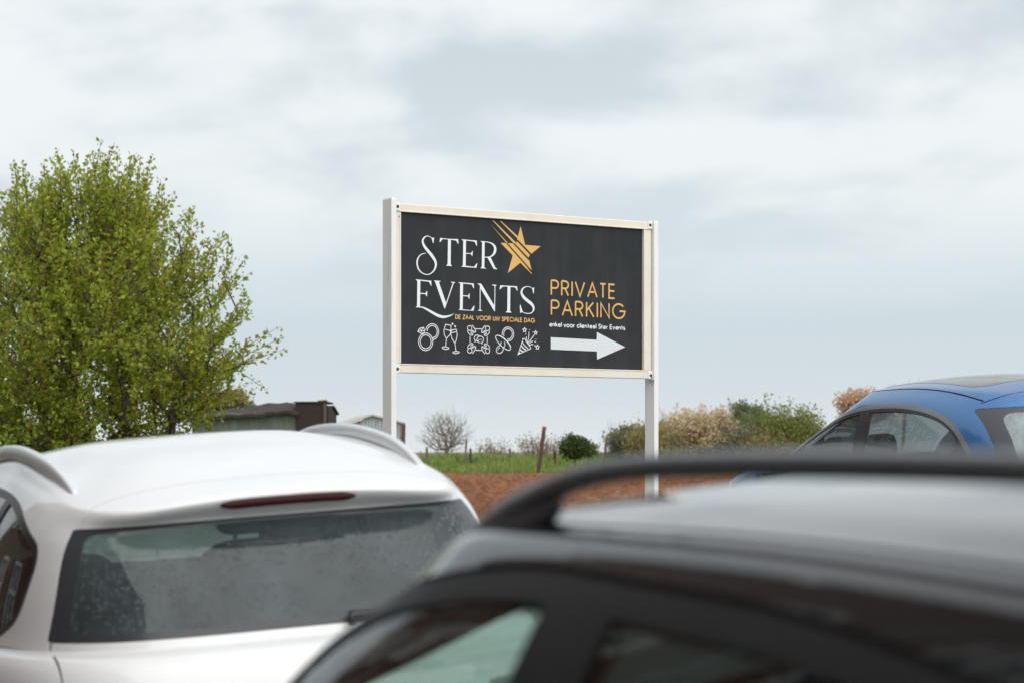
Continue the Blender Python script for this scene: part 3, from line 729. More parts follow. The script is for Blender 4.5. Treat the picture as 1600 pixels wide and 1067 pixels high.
# ================================================================== black car in front of the lens
dlo = rpoly([(1.22, .945), (.44, 1.285, .40), (-.05, 1.352, .4), (-.40, 1.345, .5), (-.75, 1.334, .5), (-1.15, 1.28, .2), (-1.40, 1.10, .08), (-1.30, .97, .06)], 0.04)
black = dict(name='estate_car', framemat='frame_black', paint='black_paint', lin='lining_dark', sidemat='g_side', rearmat='g_dark', beltmin=.93, beltmax=1.02, zdeck=.86, dark_from=-.1,
  cabin=[
    dict(yr=-2.05, yf=1.62, hw=.84, nr=4.4, nf=3.2, z=[(-2.0, .93), (0, .93), (1.4, .94)]),
    dict(yr=-1.98, yf=1.30, hw=.80, nr=4.4, nf=3.2, z=[(-2.0, 1.07), (0, 1.10), (1.1, 1.085)]),
    dict(yr=-1.86, yf=.94, hw=.735, nr=4.6, nf=3.1, z=[(-1.9, 1.19), (-1.2, 1.26), (0, 1.28), (.5, 1.25), (.8, 1.21)]),
    dict(yr=-1.76, yf=.66, hw=.672, nr=5.0, nf=2.8, z=[(-1.8, 1.28), (-1.2, 1.35), (-.4, 1.378), (.1, 1.365), (.45, 1.315), (.66, 1.28)], cf=.02),
    dict(yr=-1.70, yf=.60, hw=.635, nr=5.0, nf=2.8, z=[(-1.75, 1.32), (-1.2, 1.385), (-.4, 1.412), (.1, 1.402), (.4, 1.36), (.6, 1.325)], cf=.015),
    dict(yr=-1.65, yf=.56, hw=.59, nr=5.0, nf=2.8, z=[(-1.7, 1.34), (-1.2, 1.395), (-.4, 1.420), (.1, 1.412), (.4, 1.378), (.6, 1.342)], cf=.012),
    dict(yr=-1.58, yf=.52, hw=.52, nr=5, nf=2.8, z=[(-1.6, 1.36), (-1.2, 1.410), (-.4, 1.434), (.1, 1.424), (.4, 1.392), (.6, 1.355)], cf=.01),
    dict(yr=-1.4, yf=.42, hw=.36, nr=4, nf=2.8, z=[(-1.4, 1.39), (-.5, 1.444), (.1, 1.434), (.42, 1.398)]),
    dict(yr=-1.2, yf=.25, hw=0.0, z=[(-1.2, 1.41), (-.5, 1.452), (0, 1.446), (.25, 1.42)])],
  lower=[
    dict(yr=-1.9, yf=1.9, hw=0, z=[(0, .2)]), dict(yr=-2.1, yf=2.1, hw=.80, nr=6, nf=5, z=[(0, .22)]),
    dict(yr=-2.22, yf=2.2, hw=.885, nr=5, nf=4, z=[(0, .45)]), dict(yr=-2.23, yf=2.2, hw=.905, nr=5, nf=3.6, z=[(0, .70)]),
    dict(yr=-2.19, yf=2.1, hw=.89, nr=5, nf=3.4, z=[(-2.1, .88), (0, .87), (1.2, .85), (2.0, .74)]),
    dict(yr=-2.10, yf=2.0, hw=.85, nr=5, nf=3.4, z=[(-2.05, .925), (0, .92), (1.2, .90), (1.9, .80)]),
    dict(yr=-1.95, yf=1.8, hw=.70, nr=5, nf=3.4, z=[(-1.9, .935), (0, .93), (1.3, .95), (1.8, .84)]),
    dict(yr=-1.5, yf=1.4, hw=0, z=[(-1.5, .94), (0, .93), (1.2, .98), (1.4, .95)])],
  axles=(-1.32, 1.33),
  side_cuts=[(grow(dlo, .036), GAP), (grow(dlo, .028), TRIM), (dlo, SIDE), ([(-.18, .88), (-.32, .88), (-.385, 1.42), (-.225, 1.42)], TRIM, SIDE), ([(-1.02, .9), (-.94, .9), (-1.0, 1.45), (-1.08, 1.45)], TRIM, SIDE)],
  rear_cuts=[(rpoly([(-.66, .98), (-.56, 1.25), (.56, 1.25), (.66, .98)]), REAR), ([(-.80, .62), (-.5, .60), (-.5, .76), (-.82, .80)], TAIL), ([(.80, .62), (.5, .60), (.5, .76), (.82, .80)], TAIL)],
  front_cuts=[(rpoly([(-.70, .965), (-.47, 1.30), (.47, 1.30), (.70, .965)]), FRIT), (rpoly([(-.60, .985), (-.34, 1.275), (.34, 1.275), (.60, .985)], .06), SHIELD), ([(-.82, .60), (-.5, .58), (-.5, .70), (-.8, .74)], LAMP), ([(.82, .60), (.5, .58), (.5, .70), (.8, .74)], LAMP)],
  top_cuts=[(band(spline([(s * .585, -1.55), (s * .606, -.8), (s * .606, -.2), (s * .578, .28)], 20), .016), GAP) for s in (-1, 1)],
  dash=.98, mirror=(.99, .86, .98), handles=[(-.8, .82), (.2, .82)], plates=(-2.24,))
BK = Vector((0.681, 2.85, 0)); BK.z = gz(BK.x, BK.y)
car_b = build_car(black, BK, R(22), ROLL)
tag(car_b, 'dark out-of-focus estate car filling the near right corner, with black roof rails', 'car', 'cars parked along the road')
for s in (-1, 1):
    pth = spline([(s * .580, .24, 1.385), (s * .584, .19, 1.402), (s * .592, .08, 1.432), (s * .600, -.10, 1.464), (s * .605, -.30, 1.478), (s * .606, -.64, 1.482), (s * .606, -1.0, 1.478), (s * .60, -1.3, 1.462), (s * .592, -1.47, 1.425), (s * .588, -1.54, 1.38)], 60)
    rl = MB(); V, F = sweep(pth, .036, [.025 + .016 * (1 - min(1, math.sin(math.pi * i / 59) * 2.5)) for i in range(60)], 14); rl.add(V, F); rr = rl.build('roof_rail', M['rail_black'], car_b, True)
    for fy, fz, ang_ in ((.10, 1.415, -14), (-1.42, 1.41, 22)):
        lg = MB(); lg.add(*rounded((s * .592, fy, fz), (.030, .26, .056), 3, Matrix.Rotation(R(ang_), 3, 'X'))); lg.build('rail_foot', M['rail_black'], rr, True)
seat(car_b, -.38, -.25, .45, .5, .62, 16, True, 'lining_dark'); seat(car_b, .38, -.25, .45, .5, .62, 16, True, 'lining_dark')
seat(car_b, 0, -1.1, .45, 1.2, .60, 16, False, 'lining_dark')

# ================================================================== blue hatchback further up the slope
dlo = rpoly([(1.22, .93), (.62, 1.21, .4), (.10, 1.335, .5), (-.60, 1.345, .5), (-1.12, 1.245, .26), (-1.42, .99, .1), (-1.2, .90, .08)], 0.03)
blue = dict(name='hatchback_car', shieldmat='g_shield_clear', paint='blue_paint', lin='lining', sidemat='g_blue_side', frontmat='g_blue_front', rearmat='g_blue_rear', beltmin=.93, beltmax=1.0, zdeck=.84, trimmat='satin',
  cabin=[
    dict(yr=-1.98, yf=1.62, hw=.82, nr=3.8, nf=4.2, z=[(-2.0, .92), (0, .91), (1.3, .93)]),
    dict(yr=-1.88, yf=1.30, hw=.79, nr=3.8, nf=4.2, z=[(-2.0, 1.06), (0, 1.09), (1.0, 1.07)]),
    dict(yr=-1.74, yf=.92, hw=.73, nr=3.8, nf=4.0, z=[(-1.8, 1.19), (-1.2, 1.24), (0, 1.27), (.7, 1.21)]),
    dict(yr=-1.56, yf=.56, hw=.665, nr=4.0, nf=3.6, z=[(-1.6, 1.31), (-1.1, 1.355), (-.4, 1.395), (.1, 1.385), (.45, 1.33)], cr=.02),
    dict(yr=-1.50, yf=.34, hw=.60, nr=4.0, nf=3.4, z=[(-1.5, 1.36), (-1.1, 1.412), (-.4, 1.462), (.1, 1.445), (.35, 1.395)], cr=.035),
    dict(yr=-1.44, yf=.30, hw=.545, nr=4.0, nf=3.4, z=[(-1.45, 1.385), (-1.1, 1.448), (-.4, 1.498), (.1, 1.48), (.3, 1.43)], cr=.04),
    dict(yr=-1.2, yf=.15, hw=.34, nr=4, nf=3.2, z=[(-1.2, 1.49), (-.4, 1.532), (.15, 1.51)]),
    dict(yr=-1.0, yf=.05, hw=0.0, z=[(-1.0, 1.512), (-.4, 1.545), (0, 1.535)])],
  lower=[
    dict(yr=-1.9, yf=1.9, hw=0, z=[(0, .2)]), dict(yr=-2.05, yf=2.05, hw=.80, nr=5, nf=4, z=[(0, .22)]),
    dict(yr=-2.14, yf=2.58, hw=.88, nr=4.4, nf=3.6, z=[(0, .45)]), dict(yr=-2.12, yf=2.58, hw=.90, nr=4.4, nf=3.6, z=[(0, .66)]),
    dict(yr=-2.08, yf=2.52, hw=.885, nr=4.4, nf=3.5, z=[(-2.0, .88), (0, .86), (1.2, .86), (2.5, .81)]),
    dict(yr=-2.02, yf=2.40, hw=.845, nr=4.4, nf=3.4, z=[(-2.0, .915), (0, .90), (1.2, .93), (2.4, .87)]),
    dict(yr=-1.9, yf=2.2, hw=.70, nr=4.4, nf=3.2, z=[(-1.9, .925), (0, .91), (1.25, .97), (2.2, .92)]),
    dict(yr=-1.5, yf=1.4, hw=0, z=[(-1.5, .93), (0, .92), (1.2, .98), (1.4, .95)])],
  axles=(-1.28, 1.62),
  side_cuts=[(grow(dlo, .048), SATIN), (grow(dlo, .018), TRIM), (dlo, SIDE), ([(-.02, .86), (-.19, .86), (-.10, 1.42), (.03, 1.42)], TRIM, SIDE), ([(.86, .86), (.84, .86), (.775, 1.3), (.80, 1.3)], TRIM, SIDE),
     (rpoly([(1.95, .68), (2.0, .85), (2.35, .83), (2.55, .73), (2.55, .66)], .03), LAMP)],
  rear_cuts=[(rpoly([(-.68, .93), (-.595, 1.335), (.595, 1.335), (.68, .93)], .03), FRIT), (rpoly([(-.60, .97), (-.525, 1.30), (.525, 1.30), (.60, .97)], .08), REAR),
     ([(-.80, .66), (-.45, .64), (-.45, .80), (-.83, .84)], TAIL), ([(.80, .66), (.45, .64), (.45, .80), (.83, .84)], TAIL)],
  front_cuts=[(rpoly([(-.66, .965), (-.50, 1.35), (.50, 1.35), (.66, .965)]), SHIELD)],
  top_cuts=[(rpoly([(-.46, -1.12, .14), (-.47, .12, .1), (.47, .12, .1), (.46, -1.12, .14), (0, -1.16, .5)], .1, 8), ROOF)] + [(band(spline([(s * .525, -1.285), (s * .545, -1.1), (s * .57, -.5), (s * .56, 0), (s * .53, .3)], 24), .009), GAP) for s in (-1, 1)] + [(band(spline([(-.545, -1.285), (-.4, -1.37), (0, -1.43), (.4, -1.37), (.545, -1.285)], 24), .008), GAP)],
  dash=.92, mirror=(.95, 1.0, .88), handles=[(-.75, .80), (.25, .80)], plates=(-2.15,))
BL = Vector((3.17, 17.07, 0)); BL.z = gz(BL.x, BL.y)
car_l = build_car(blue, (BL.x, BL.y, BL.z), R(21), ROLL)
tag(car_l, 'metallic blue hatchback with panoramic glass roof parked behind the dark near car', 'car', 'cars parked along the road')
seat(car_l, -.37, .26, .43, .48, .56, 16, True); seat(car_l, .37, .26, .43, .48, .60, 16, True); seat(car_l, 0, -.95, .45, 1.2, .58, 16, False)
fin = MB(); fin.add(*rounded((.0, -1.17, 1.525), (.03, .16, .05), 2.4)); fin.build('roof_aerial', M['blue_paint'], car_l, True)
# ================================================================== the sign between its two posts
PL = Vector(((617 - 800) / FPX * 17.95, 17.95, 0)); U = Vector((.798, .602, 0)).normalized(); NRM = Vector((U.y, -U.x, 0))   # NRM faces the viewer
SW = 2.483
def trace(px, py, off=0.0):
    """point of the photograph -> (u, z) on the sign's own plane"""
    d = Vector(((px - 800) / FPX, 1, (HOR - py) / FPX)); o = Vector((0, 0, EYE)); p0 = PL + NRM * off
    t = (p0 - o).dot(NRM) / d.dot(NRM); q = o + d * t
    return ((q - p0).dot(U), q.z)
GZ0 = gz(PL.x, PL.y) - 0.25
sign = empty('sign_board', (PL.x, PL.y, GZ0), (0, 0, math.atan2(U.y, U.x)))
tag(sign, 'dark grey parking sign with white lettering and arrow between two white posts', 'sign')
# local frame of the sign: x along U, y = away from the viewer, z up from GZ0
b = NB('weathered white post'); v = b.vec((1, 1, .25))
st1 = b.ramp(b.noise(b.vec((9, 9, .5)), 2.0, 5, .6), [(.52, 0.0), (.75, 1.0)])
rs = b.ramp(b.noise(b.vec((14, 14, .8), (3, 1, 0)), 1.6, 6, .7), [(.62, 0.0), (.74, 1.0)])
b.set(Base_Color=b.mix(b.math('MULTIPLY', rs, .55), b.mix(b.math('MULTIPLY', st1, .6), (.82, .81, .80), (.68, .66, .63)), (.34, .20, .11)), Roughness=.5)
M['post'] = b.m
b = NB('cream coated frame'); st1 = b.ramp(b.noise(b.vec((3, 3, 3)), 2.0, 5, .6), [(.45, 0.0), (.8, 1.0)])
b.set(Base_Color=b.mix(b.math('MULTIPLY', st1, .5), (.78, .72, .63), (.66, .57, .46)), Roughness=.45); M['cream'] = b.m
b = NB('charcoal sign sheet'); v = b.vec()
sm = b.ramp(b.noise(b.vec((1.2, 1.2, .9)), 1.4, 4, .6), [(.35, 0.0), (.75, 1.0)])
dust = b.ramp(b.noise(b.vec((5, 5, .35)), 1.5, 6, .65), [(.45, 0.0), (.8, 1.0)])
b.set(Base_Color=b.mix(b.math('MULTIPLY', dust, .35), b.mix(sm, (.021, .024, .028), (.030, .031, .034)), (.060, .060, .062)), Roughness=b.ramp(dust, [(0.0, .36), (1.0, .55)]), Specular_IOR_Level=.22)
b.bump(b.noise(b.vec((1, 1, 1)), 1.6, 2), .5, .06); M['sheet'] = b.m
M['vinyl_white'] = simple('white vinyl', (.80, .82, .84), .5, 0, .04, 6)
M['vinyl_gold'] = simple('gold vinyl', (.72, .43, .125), .5, 0, .05, 6)
M['arrow_white'] = simple('white arrow vinyl', (.68, .71, .73), .5, 0, .05, 9)
M['rust'] = simple('rusty bolt', (.05, .028, .018), .8, .3, .4, 30)
M['steel'] = simple('galvanised bracket', (.36, .36, .36), .5, .6, .2, 20)
def loc(u, z, y=0.0): return (u, y, z - GZ0)
zt, zb = trace(617, 318)[1], trace(617, 582)[1]
it, ib = trace(625, 331.5)[1], trace(625, 568)[1]
iu0, iu1 = trace(625, 400)[0], trace(1004.5, 450)[0]
ztop = zt + .03
HB = zt - zb
for u0, u1, PZ in ((-.056, -.010, ztop - GZ0), (SW + .010, SW + .056, ztop - GZ0 - .026)):
    pb = MB(); pb.box(((u0 + u1) / 2, .022, PZ / 2), (u1 - u0, .118, PZ), None, .004); po = pb.build('post', M['post'], sign)
    cp = MB(); cp.box(((u0 + u1) / 2, .022, PZ + .003), (u1 - u0 - .008, .106, .006), None, .002); cp.build('post_cap', M['post'], po)
fy = .012   # frame depth centre
mid = lambda a, c: (a + c) / 2
for z0, z1 in ((it, zt), (zb, ib)):
    rb = MB(); rb.box(loc(SW / 2, mid(z0, z1), fy), (SW + .016, .05, z1 - z0), None, .005)
    rb.box(loc(SW / 2, z0 + .005 if z0 == it else z1 - .005, fy - .022), (SW - .05, .012, .010), None, .003)
    rb.build('frame_rail', M['cream'], sign)
for u0, u1 in ((.0, iu0), (iu1, SW)):
    rb = MB(); rb.box(loc(mid(u0, u1), mid(it, ib), fy + .001), (u1 - u0, .046, it - ib - .002), None, .004)
    e = u1 - .006 if u0 < .1 else u0 + .006
    rb.box(loc(e, mid(it, ib), fy - .0225), (.012, .010, it - ib - .01), None, .003)
    rb.build('frame_stile', M['cream'], sign)
pn = MB(); pn.box(loc(mid(iu0, iu1), mid(it, ib), fy + .004), (iu1 - iu0 + .02, .01, it - ib + .02)); pn.build('sign_panel', M['sheet'], sign)
PY = fy - .001 - .0015       # just proud of the sheet
for (u, z) in ((.012, zt - .025), (SW - .018, zt - .025), (.012, zb + .028), (SW - .012, zb + .028)):
    bk = MB(); bk.box(loc(u, z, fy - .028), (.044, .008, .062), None, .004); k = bk.build('corner_bracket', M['post'], sign)
    sc = MB(); c = Vector(loc(u, z, fy - .032)); sc.tube([c, c + Vector((0, -.006, 0))], [.012, .009], 12); sc.build('bolt', M['rust'], k)
bk = MB(); bk.tube([loc(SW - .005, zb + .02, fy - .035), loc(SW + .004, zb - .008, fy - .045), loc(SW - .02, zb - .012, fy - .04)], .008, 8); bk.build('bent_hook', M['steel'], sign, True)

for (u, z) in ((.030, it - .035),):
    sc = MB(); c = Vector(loc(u, z, fy - .024)); sc.tube([c, c + Vector((0, -.005, 0))], [.007, .005], 8); sc.build('rivet', M['steel'], sign)

# ---- drawing on the sheet, in the photograph's perspective undone by trace()
class Ink:
    def __init__(s, crop=None): s.v = []; s.f = []; s.k = 0; s.crop = crop
    def px(s, p):
        if s.crop is None: return p
        x0, y0, sc = s.crop; return (x0 + p[0] / sc, y0 + p[1] / sc)
    def uv(s, p): return Vector(trace(*s.px(p), off=.013))
    def face(s, P):
        s.k += 1; y = PY - .0003 * (s.k % 9); n = len(s.v)
        a = sum(P[i].x * P[(i + 1) % len(P)].y - P[(i + 1) % len(P)].x * P[i].y for i in range(len(P)))
        if a < 0: P = P[::-1]
        s.v += [loc(p.x, p.y, y) for p in P]; s.f.append(tuple(range(n, n + len(P))))
    def poly(s, pts): s.face([s.uv(p) for p in pts]); return s
    def ribbon(s, Q, W):
        """Q: points on the sheet (Vectors), W: widths in metres"""
        s.k += 1; y = PY - .0003 * (s.k % 9); n = len(Q); closed = (Q[0] - Q[-1]).length < 1e-5
        L = []; Rr = []
        for i in range(n):
            a = Q[i] - (Q[i - 1] if i else (Q[-2] if closed else Q[0])); c = (Q[i + 1] if i < n - 1 else (Q[1] if closed else Q[-1])) - Q[i]
            if a.length < 1e-9: a = c
            if c.length < 1e-9: c = a
            a, c = a.normalized(), c.normalized(); t = (a + c); t = t.normalized() if t.length > 1e-6 else a
            m = Vector((-t.y, t.x)); k = 1 / max(.5, Vector((-a.y, a.x)).dot(m)); w_ = W[i] / 2 * k
            L.append(Q[i] + m * w_); Rr.append(Q[i] - m * w_)
        b0 = len(s.v); s.v += [loc(p.x, p.y, y) for p in L + Rr]
        for i in range(n - 1): s.f.append((b0 + n + i, b0 + n + i + 1, b0 + i + 1, b0 + i))
    def line(s, pts, wd, smooth=False, n=24):
        """wd in metres"""
        Q = [s.uv(p) for p in (spline(pts, n) if smooth else pts)]; s.ribbon(Q, [wd] * len(Q)); return s
    def brush(s, pts, n=70):
        """pts (x, y, width) in crop units: a stroke of changing width"""
        S = spline(pts, n); q = s.uv((0, 0)); unit = (s.uv((10, 0)) - q).length * .5 / 10 + (s.uv((0, 10)) - q).length * .5 / 10
        s.ribbon([s.uv(p[:2]) for p in S], [max(p[2], 3) * unit for p in S]); return s
    def ell(s, c, rx, ry, wd, a0=0, a1=360, rot=0, n=40):
        pts = []
        for t in np.linspace(R(a0), R(a1), n):
            x, y = rx * math.cos(t), ry * math.sin(t); cr_, sr = math.cos(R(rot)), math.sin(R(rot)); pts.append((c[0] + x * cr_ - y * sr, c[1] + x * sr + y * cr_))
        return s.line(pts, wd)
    def build(s, name, mat):
        return mesh(name, s.v, s.f, mat, sign)
C1 = (640, 360, 7.2727)
k = Ink(C1)
k.brush([(288, 132, 4), (276, 96, 6), (247, 72, 7), (212, 66, 9), (180, 90, 17), (168, 128, 23), (186, 178, 29), (226, 232, 32), (274, 290, 33), (308, 345, 31), (318, 395, 25), (300, 450, 17), (262, 490, 11), (215, 503, 9), (162, 485, 11), (120, 440, 16), (105, 380, 19), (110, 330, 17), (136, 287, 11), (170, 267, 8), (203, 262, 5)], 110)
k.poly([(268, 86), (298, 84), (291, 146), (284, 146)])
k.poly([(365, 87), (372, 88), (470, 98), (572, 101), (574, 155), (566, 152), (548, 118), (488, 108), (486, 385), (500, 408), (434, 404), (451, 382), (455, 104), (396, 100), (366, 136), (359, 134)])
k.poly([(612, 103), (783, 118), (785, 178), (777, 174), (756, 130), (660, 117), (656, 404), (750, 416), (782, 376), (790, 378), (776, 428), (610, 415), (612, 408), (624, 400), (628, 118), (612, 110)])
k.poly([(654, 258), (716, 261), (732, 234), (737, 235), (732, 294), (727, 293), (715, 270), (654, 267)])
k.poly([(828, 123), (872, 126), (868, 424), (886, 432), (886, 437), (825, 432), (826, 427), (838, 418), (842, 138), (828, 130)])
k.brush([(868, 130, 8), (920, 138, 10), (962, 158, 19), (988, 195, 30), (988, 240, 31), (966, 280, 21), (925, 304, 11), (868, 307, 8)], 50)
k.poly([(900, 308), (940, 310), (992, 424), (1013, 440), (1012, 445), (974, 440), (968, 432)])
k.poly([(90, 557), (265, 574), (269, 630), (262, 628), (240, 586), (142, 574), (138, 866), (152, 874), (92, 876), (92, 870), (104, 862), (107, 574), (90, 564)])
k.poly([(138, 712), (200, 716), (214, 690), (219, 691), (217, 752), (212, 751), (199, 727), (138, 722)])
k.brush([(120, 872, 9), (165, 876, 13), (205, 893, 20), (270, 930, 26), (340, 968, 30), (400, 984, 27), (450, 978, 19), (495, 963, 10), (525, 943, 3)], 50)
k.poly([(298, 570), (372, 576), (372, 582), (352, 588), (432, 822), (420, 888), (414, 888), (308, 584), (298, 577)])
k.poly([(508, 600), (488, 592), (488, 586), (536, 590), (536, 596), (520, 604), (421, 888), (415, 880)])
k.poly([(575, 590), (748, 606), (751, 662), (744, 658), (724, 618), (626, 606), (622, 900), (716, 908), (748, 858), (757, 860), (744, 916), (578, 906), (579, 900), (590, 892), (593, 606), (576, 598)])
k.poly([(622, 738), (682, 742), (696, 718), (701, 719), (698, 780), (693, 779), (681, 754), (622, 748)])
k.poly([(792, 605), (832, 608), (980, 855), (984, 636), (955, 624), (955, 618), (1006, 622), (1006, 628), (992, 636), (988, 922), (980, 920), (824, 664), (824, 905), (846, 914), (845, 918), (793, 914), (794, 910), (814, 902), (816, 628), (792, 610)])
k.poly([(1048, 626), (1238, 638), (1245, 688), (1237, 686), (1216, 650), (1163, 646), (1160, 918), (1175, 932), (1174, 937), (1110, 933), (1111, 928), (1127, 916), (1130, 642), (1078, 640), (1046, 673), (1040, 671)])
k.brush([(1426, 690, 4), (1408, 657, 6), (1372, 640, 7), (1332, 646, 11), (1302, 670, 19), (1292, 712, 26), (1314, 757, 32), (1360, 800, 34), (1408, 840, 33), (1430, 882, 27), (1422, 920, 15), (1394, 943, 9), (1350, 945, 8), (1306, 930, 6), (1284, 900, 4)], 70)
k.poly([(1414, 660), (1436, 648), (1430, 719), (1424, 718)])
k.poly([(1272, 848), (1279, 848), (1306, 928), (1276, 940)])
k.build('title_lettering', M['vinyl_white'])
# star with its shooting tails
C2 = (760, 330, 9.7)
k = Ink(C2)
k.poly([(545, 230), (613, 512), (848, 533), (704, 652), (662, 660), (690, 662), (665, 700), (678, 765), (718, 918), (540, 785), (350, 940), (425, 672), (240, 482), (478, 492), (500, 398)])
for P in ([(228, 150), (250, 152), (512, 392), (494, 412)], [(114, 140), (134, 142), (478, 482), (462, 496), (440, 488)], [(94, 205), (104, 218), (362, 496), (336, 492)], [(540, 785), (556, 770), (716, 945), (712, 955)]): k.poly(P)
k.build('star_emblem', M['vinyl_gold'])
g = Ink(C2); g.k = 4
for P in ([(482, 448), (500, 432), (706, 646), (690, 664)], [(430, 492), (452, 488), (676, 722), (664, 742)], [(322, 484), (344, 484), (716, 905), (716, 930)]): g.poly(P)
mo = g.build('star_slit', M['sheet'])
# ---- geometric sans letters: strokes in a unit box
def arc(cx_, cy_, rx, ry, a0, a1, n=18): return [(cx_ + rx * math.cos(R(t)), cy_ + ry * math.sin(R(t))) for t in np.linspace(a0, a1, n)]
GL = {
 'P': (.56, [[(0, 0), (0, 1)], [(0, 1), (.30, 1)] + arc(.30, .735, .26, .265, 90, -90) + [(0, .47)]]),
 'R': (.56, [[(0, 0), (0, 1)], [(0, 1), (.28, 1)] + arc(.28, .745, .25, .255, 90, -90) + [(0, .49)], [(.26, .49), (.53, 0)]]),
 'I': (.0, [[(0, 0), (0, 1)]]), 'V': (.72, [[(0, 1), (.36, 0), (.72, 1)]]), 'A': (.74, [[(0, 0), (.37, 1), (.74, 0)], [(.13, .36), (.61, .36)]]),
 'T': (.44, [[(.22, 0), (.22, 1)], [(0, 1), (.44, 1)]]), 'E': (.44, [[(.44, 0), (0, 0), (0, 1), (.44, 1)], [(0, .52), (.42, .52)]]),
 'K': (.54, [[(0, 0), (0, 1)], [(.50, 1), (.02, .44)], [(.16, .60), (.54, 0)]]), 'N': (.62, [[(0, 0), (0, 1), (.62, 0), (.62, 1)]]),
 'G': (.90, [arc(.46, .5, .46, .5, 42, 360) + [(.52, .5)]]), 'D': (.66, [[(0, 0), (0, 1), (.2, 1)] + arc(.2, .5, .46, .5, 90, -90) + [(0, 0)]]),
 'Z': (.5, [[(0, 1), (.48, 1), (.0, 0), (.5, 0)]]), 'L': (.36, [[(0, 1), (0, 0), (.36, 0)]]), 'O': (.96, [arc(.48, .5, .48, .5, 0, 360, 32)]),
 'U': (.56, [[(0, 1), (0, .28)] + arc(.28, .28, .28, .28, 180, 360) + [(.56, 1)]]), 'W': (1.0, [[(0, 1), (.25, 0), (.5, 1), (.75, 0), (1, 1)]]),
 'S': (.46, [arc(.23, .75, .21, .25, 20, 270, 16) + arc(.23, .25, .23, .25, 90, -160, 16)]), 'C': (.86, [arc(.46, .5, .46, .5, 42, 318, 26)]),
 'e': (.54, [[(.02, .30), (.54, .30)] + arc(.28, .30, .26, .30, 0, 325, 24)]), 'n': (.44, [[(0, 0), (0, .6)], [(0, .36)] + arc(.22, .36, .22, .24, 180, 0) + [(.44, 0)]]),
 'k': (.42, [[(0, 0), (0, 1)], [(.38, .6), (.02, .27)], [(.14, .38), (.42, 0)]]), 'l': (.0, [[(0, 0), (0, 1)]]), 'v': (.46, [[(0, .6), (.23, 0), (.46, .6)]]),
 'o': (.60, [arc(.30, .30, .30, .30, 0, 360, 26)]), 'r': (.22, [[(0, 0), (0, .6)], [(0, .4), (.08, .56), (.22, .6)]]), 'c': (.50, [arc(.30, .30, .28, .30, 45, 315, 22)]),
 'i': (.0, [[(0, 0), (0, .6)], [(0, .84), (0, .94)]]), 't': (.26, [[(.13, 0), (.13, .92)], [(0, .6), (.26, .6)]]), 's': (.32, [arc(.16, .45, .14, .15, 30, 270, 12) + arc(.16, .15, .16, .15, 90, -150, 12)]),
}
def put_text(k, text, x0, x1, base, top, wd, gap=.26, space=.34):
    """base and top: functions x -> y in crop units; the words fill x0..x1"""
    tot = 0; pos = []
    for i, ch in enumerate(text):
        if ch == ' ': tot += space; continue
        pos.append((ch, tot)); tot += GL[ch][0] + (gap if i < len(text) - 1 else 0)
    sc = (x1 - x0) / tot
    for ch, p in pos:
        for strk in GL[ch][1]:
            Q = []
            for gx, gy in strk:
                X = x0 + (p + gx) * sc; Q.append(k.uv((X, base(X) + (top(X) - base(X)) * gy)))
            k.ribbon(Q, [wd] * len(Q))
C3 = (850, 420, 7.113)
lin = lambda xa, ya, xb, yb: (lambda x: ya + (yb - ya) * (x - xa) / (xb - xa))
k = Ink(C3)
put_text(k, 'PRIVATE', 101, 803, lin(100, 289, 803, 330), lin(100, 129, 803, 178), .0142, .27)
put_text(k, 'PARKING', 101, 913, lin(100, 511, 745, 546), lin(100, 351, 745, 388), .0142, .27)
k.build('parking_lettering', M['vinyl_gold'])
k = Ink(C3); put_text(k, 'enkel voor clienteel Ster Events', 82, 917, lin(80, 638, 917, 678), lin(80, 588, 917, 632), .0070, .21, .40)
k.build('small_lettering', M['vinyl_white'])
k = Ink(C3); k.poly([(95, 760), (605, 788), (608, 703), (922, 868), (610, 1005), (607, 915), (95, 893)]); k.build('arrow', M['arrow_white'])
k = Ink(C1); C4 = (640, 490, 7.2727); k = Ink(C4)
put_text(k, 'DE ZAAL VOOR UW SPECIALE DAG', 542, 1438, lin(540, 58, 1440, 102), lin(540, 14, 1440, 58), .0068, .22, .46)
k.build('motto_lettering', M['vinyl_gold'])
# ---- the row of line icons
T = .0060
k = Ink(C4)
k.ell((202, 318), 81, 97, T); k.ell((202, 318), 62, 76, T); k.ell((275, 206), 74, 90, T, -168, 82); k.ell((275, 206), 57, 69, T, -176, 88)
k.line([(168, 238), (110, 202), (132, 168), (178, 158), (190, 196), (168, 238)], T); k.line([(110, 202), (148, 196), (190, 196)], T * .8); k.line([(132, 168), (148, 196), (168, 238)], T * .8); k.line([(178, 158), (148, 196)], T * .8)
k.build('rings_icon', M['vinyl_white'])
k = Ink(C4)
k.line([(428, 124), (491, 135), (486, 205), (478, 240), (437, 282), (413, 238), (408, 190), (428, 124)], T); k.line([(424, 178), (486, 196)], T); k.line([(437, 282), (428, 375)], T); k.ell((427, 388), 38, 13, T, rot=8)
k.line([(496, 187), (549, 179), (560, 240), (546, 308), (530, 332), (500, 282), (487, 235), (496, 187)], T); k.line([(496, 218), (552, 206)], T); k.line([(532, 332), (545, 428)], T); k.ell((545, 438), 36, 12, T, rot=-4)
for c in ((507, 117), (537, 145)): k.poly([(c[0] - 11, c[1] - 12), (c[0] - 2, c[1] - 8), (c[0] + 8, c[1] - 8), (c[0] + 11, c[1] + 2), (c[0] + 2, c[1] + 14), (c[0] - 8, c[1] + 4)])
k.build('glasses_icon', M['vinyl_white'])
k = Ink(C4); cxm, cym = 803, 293
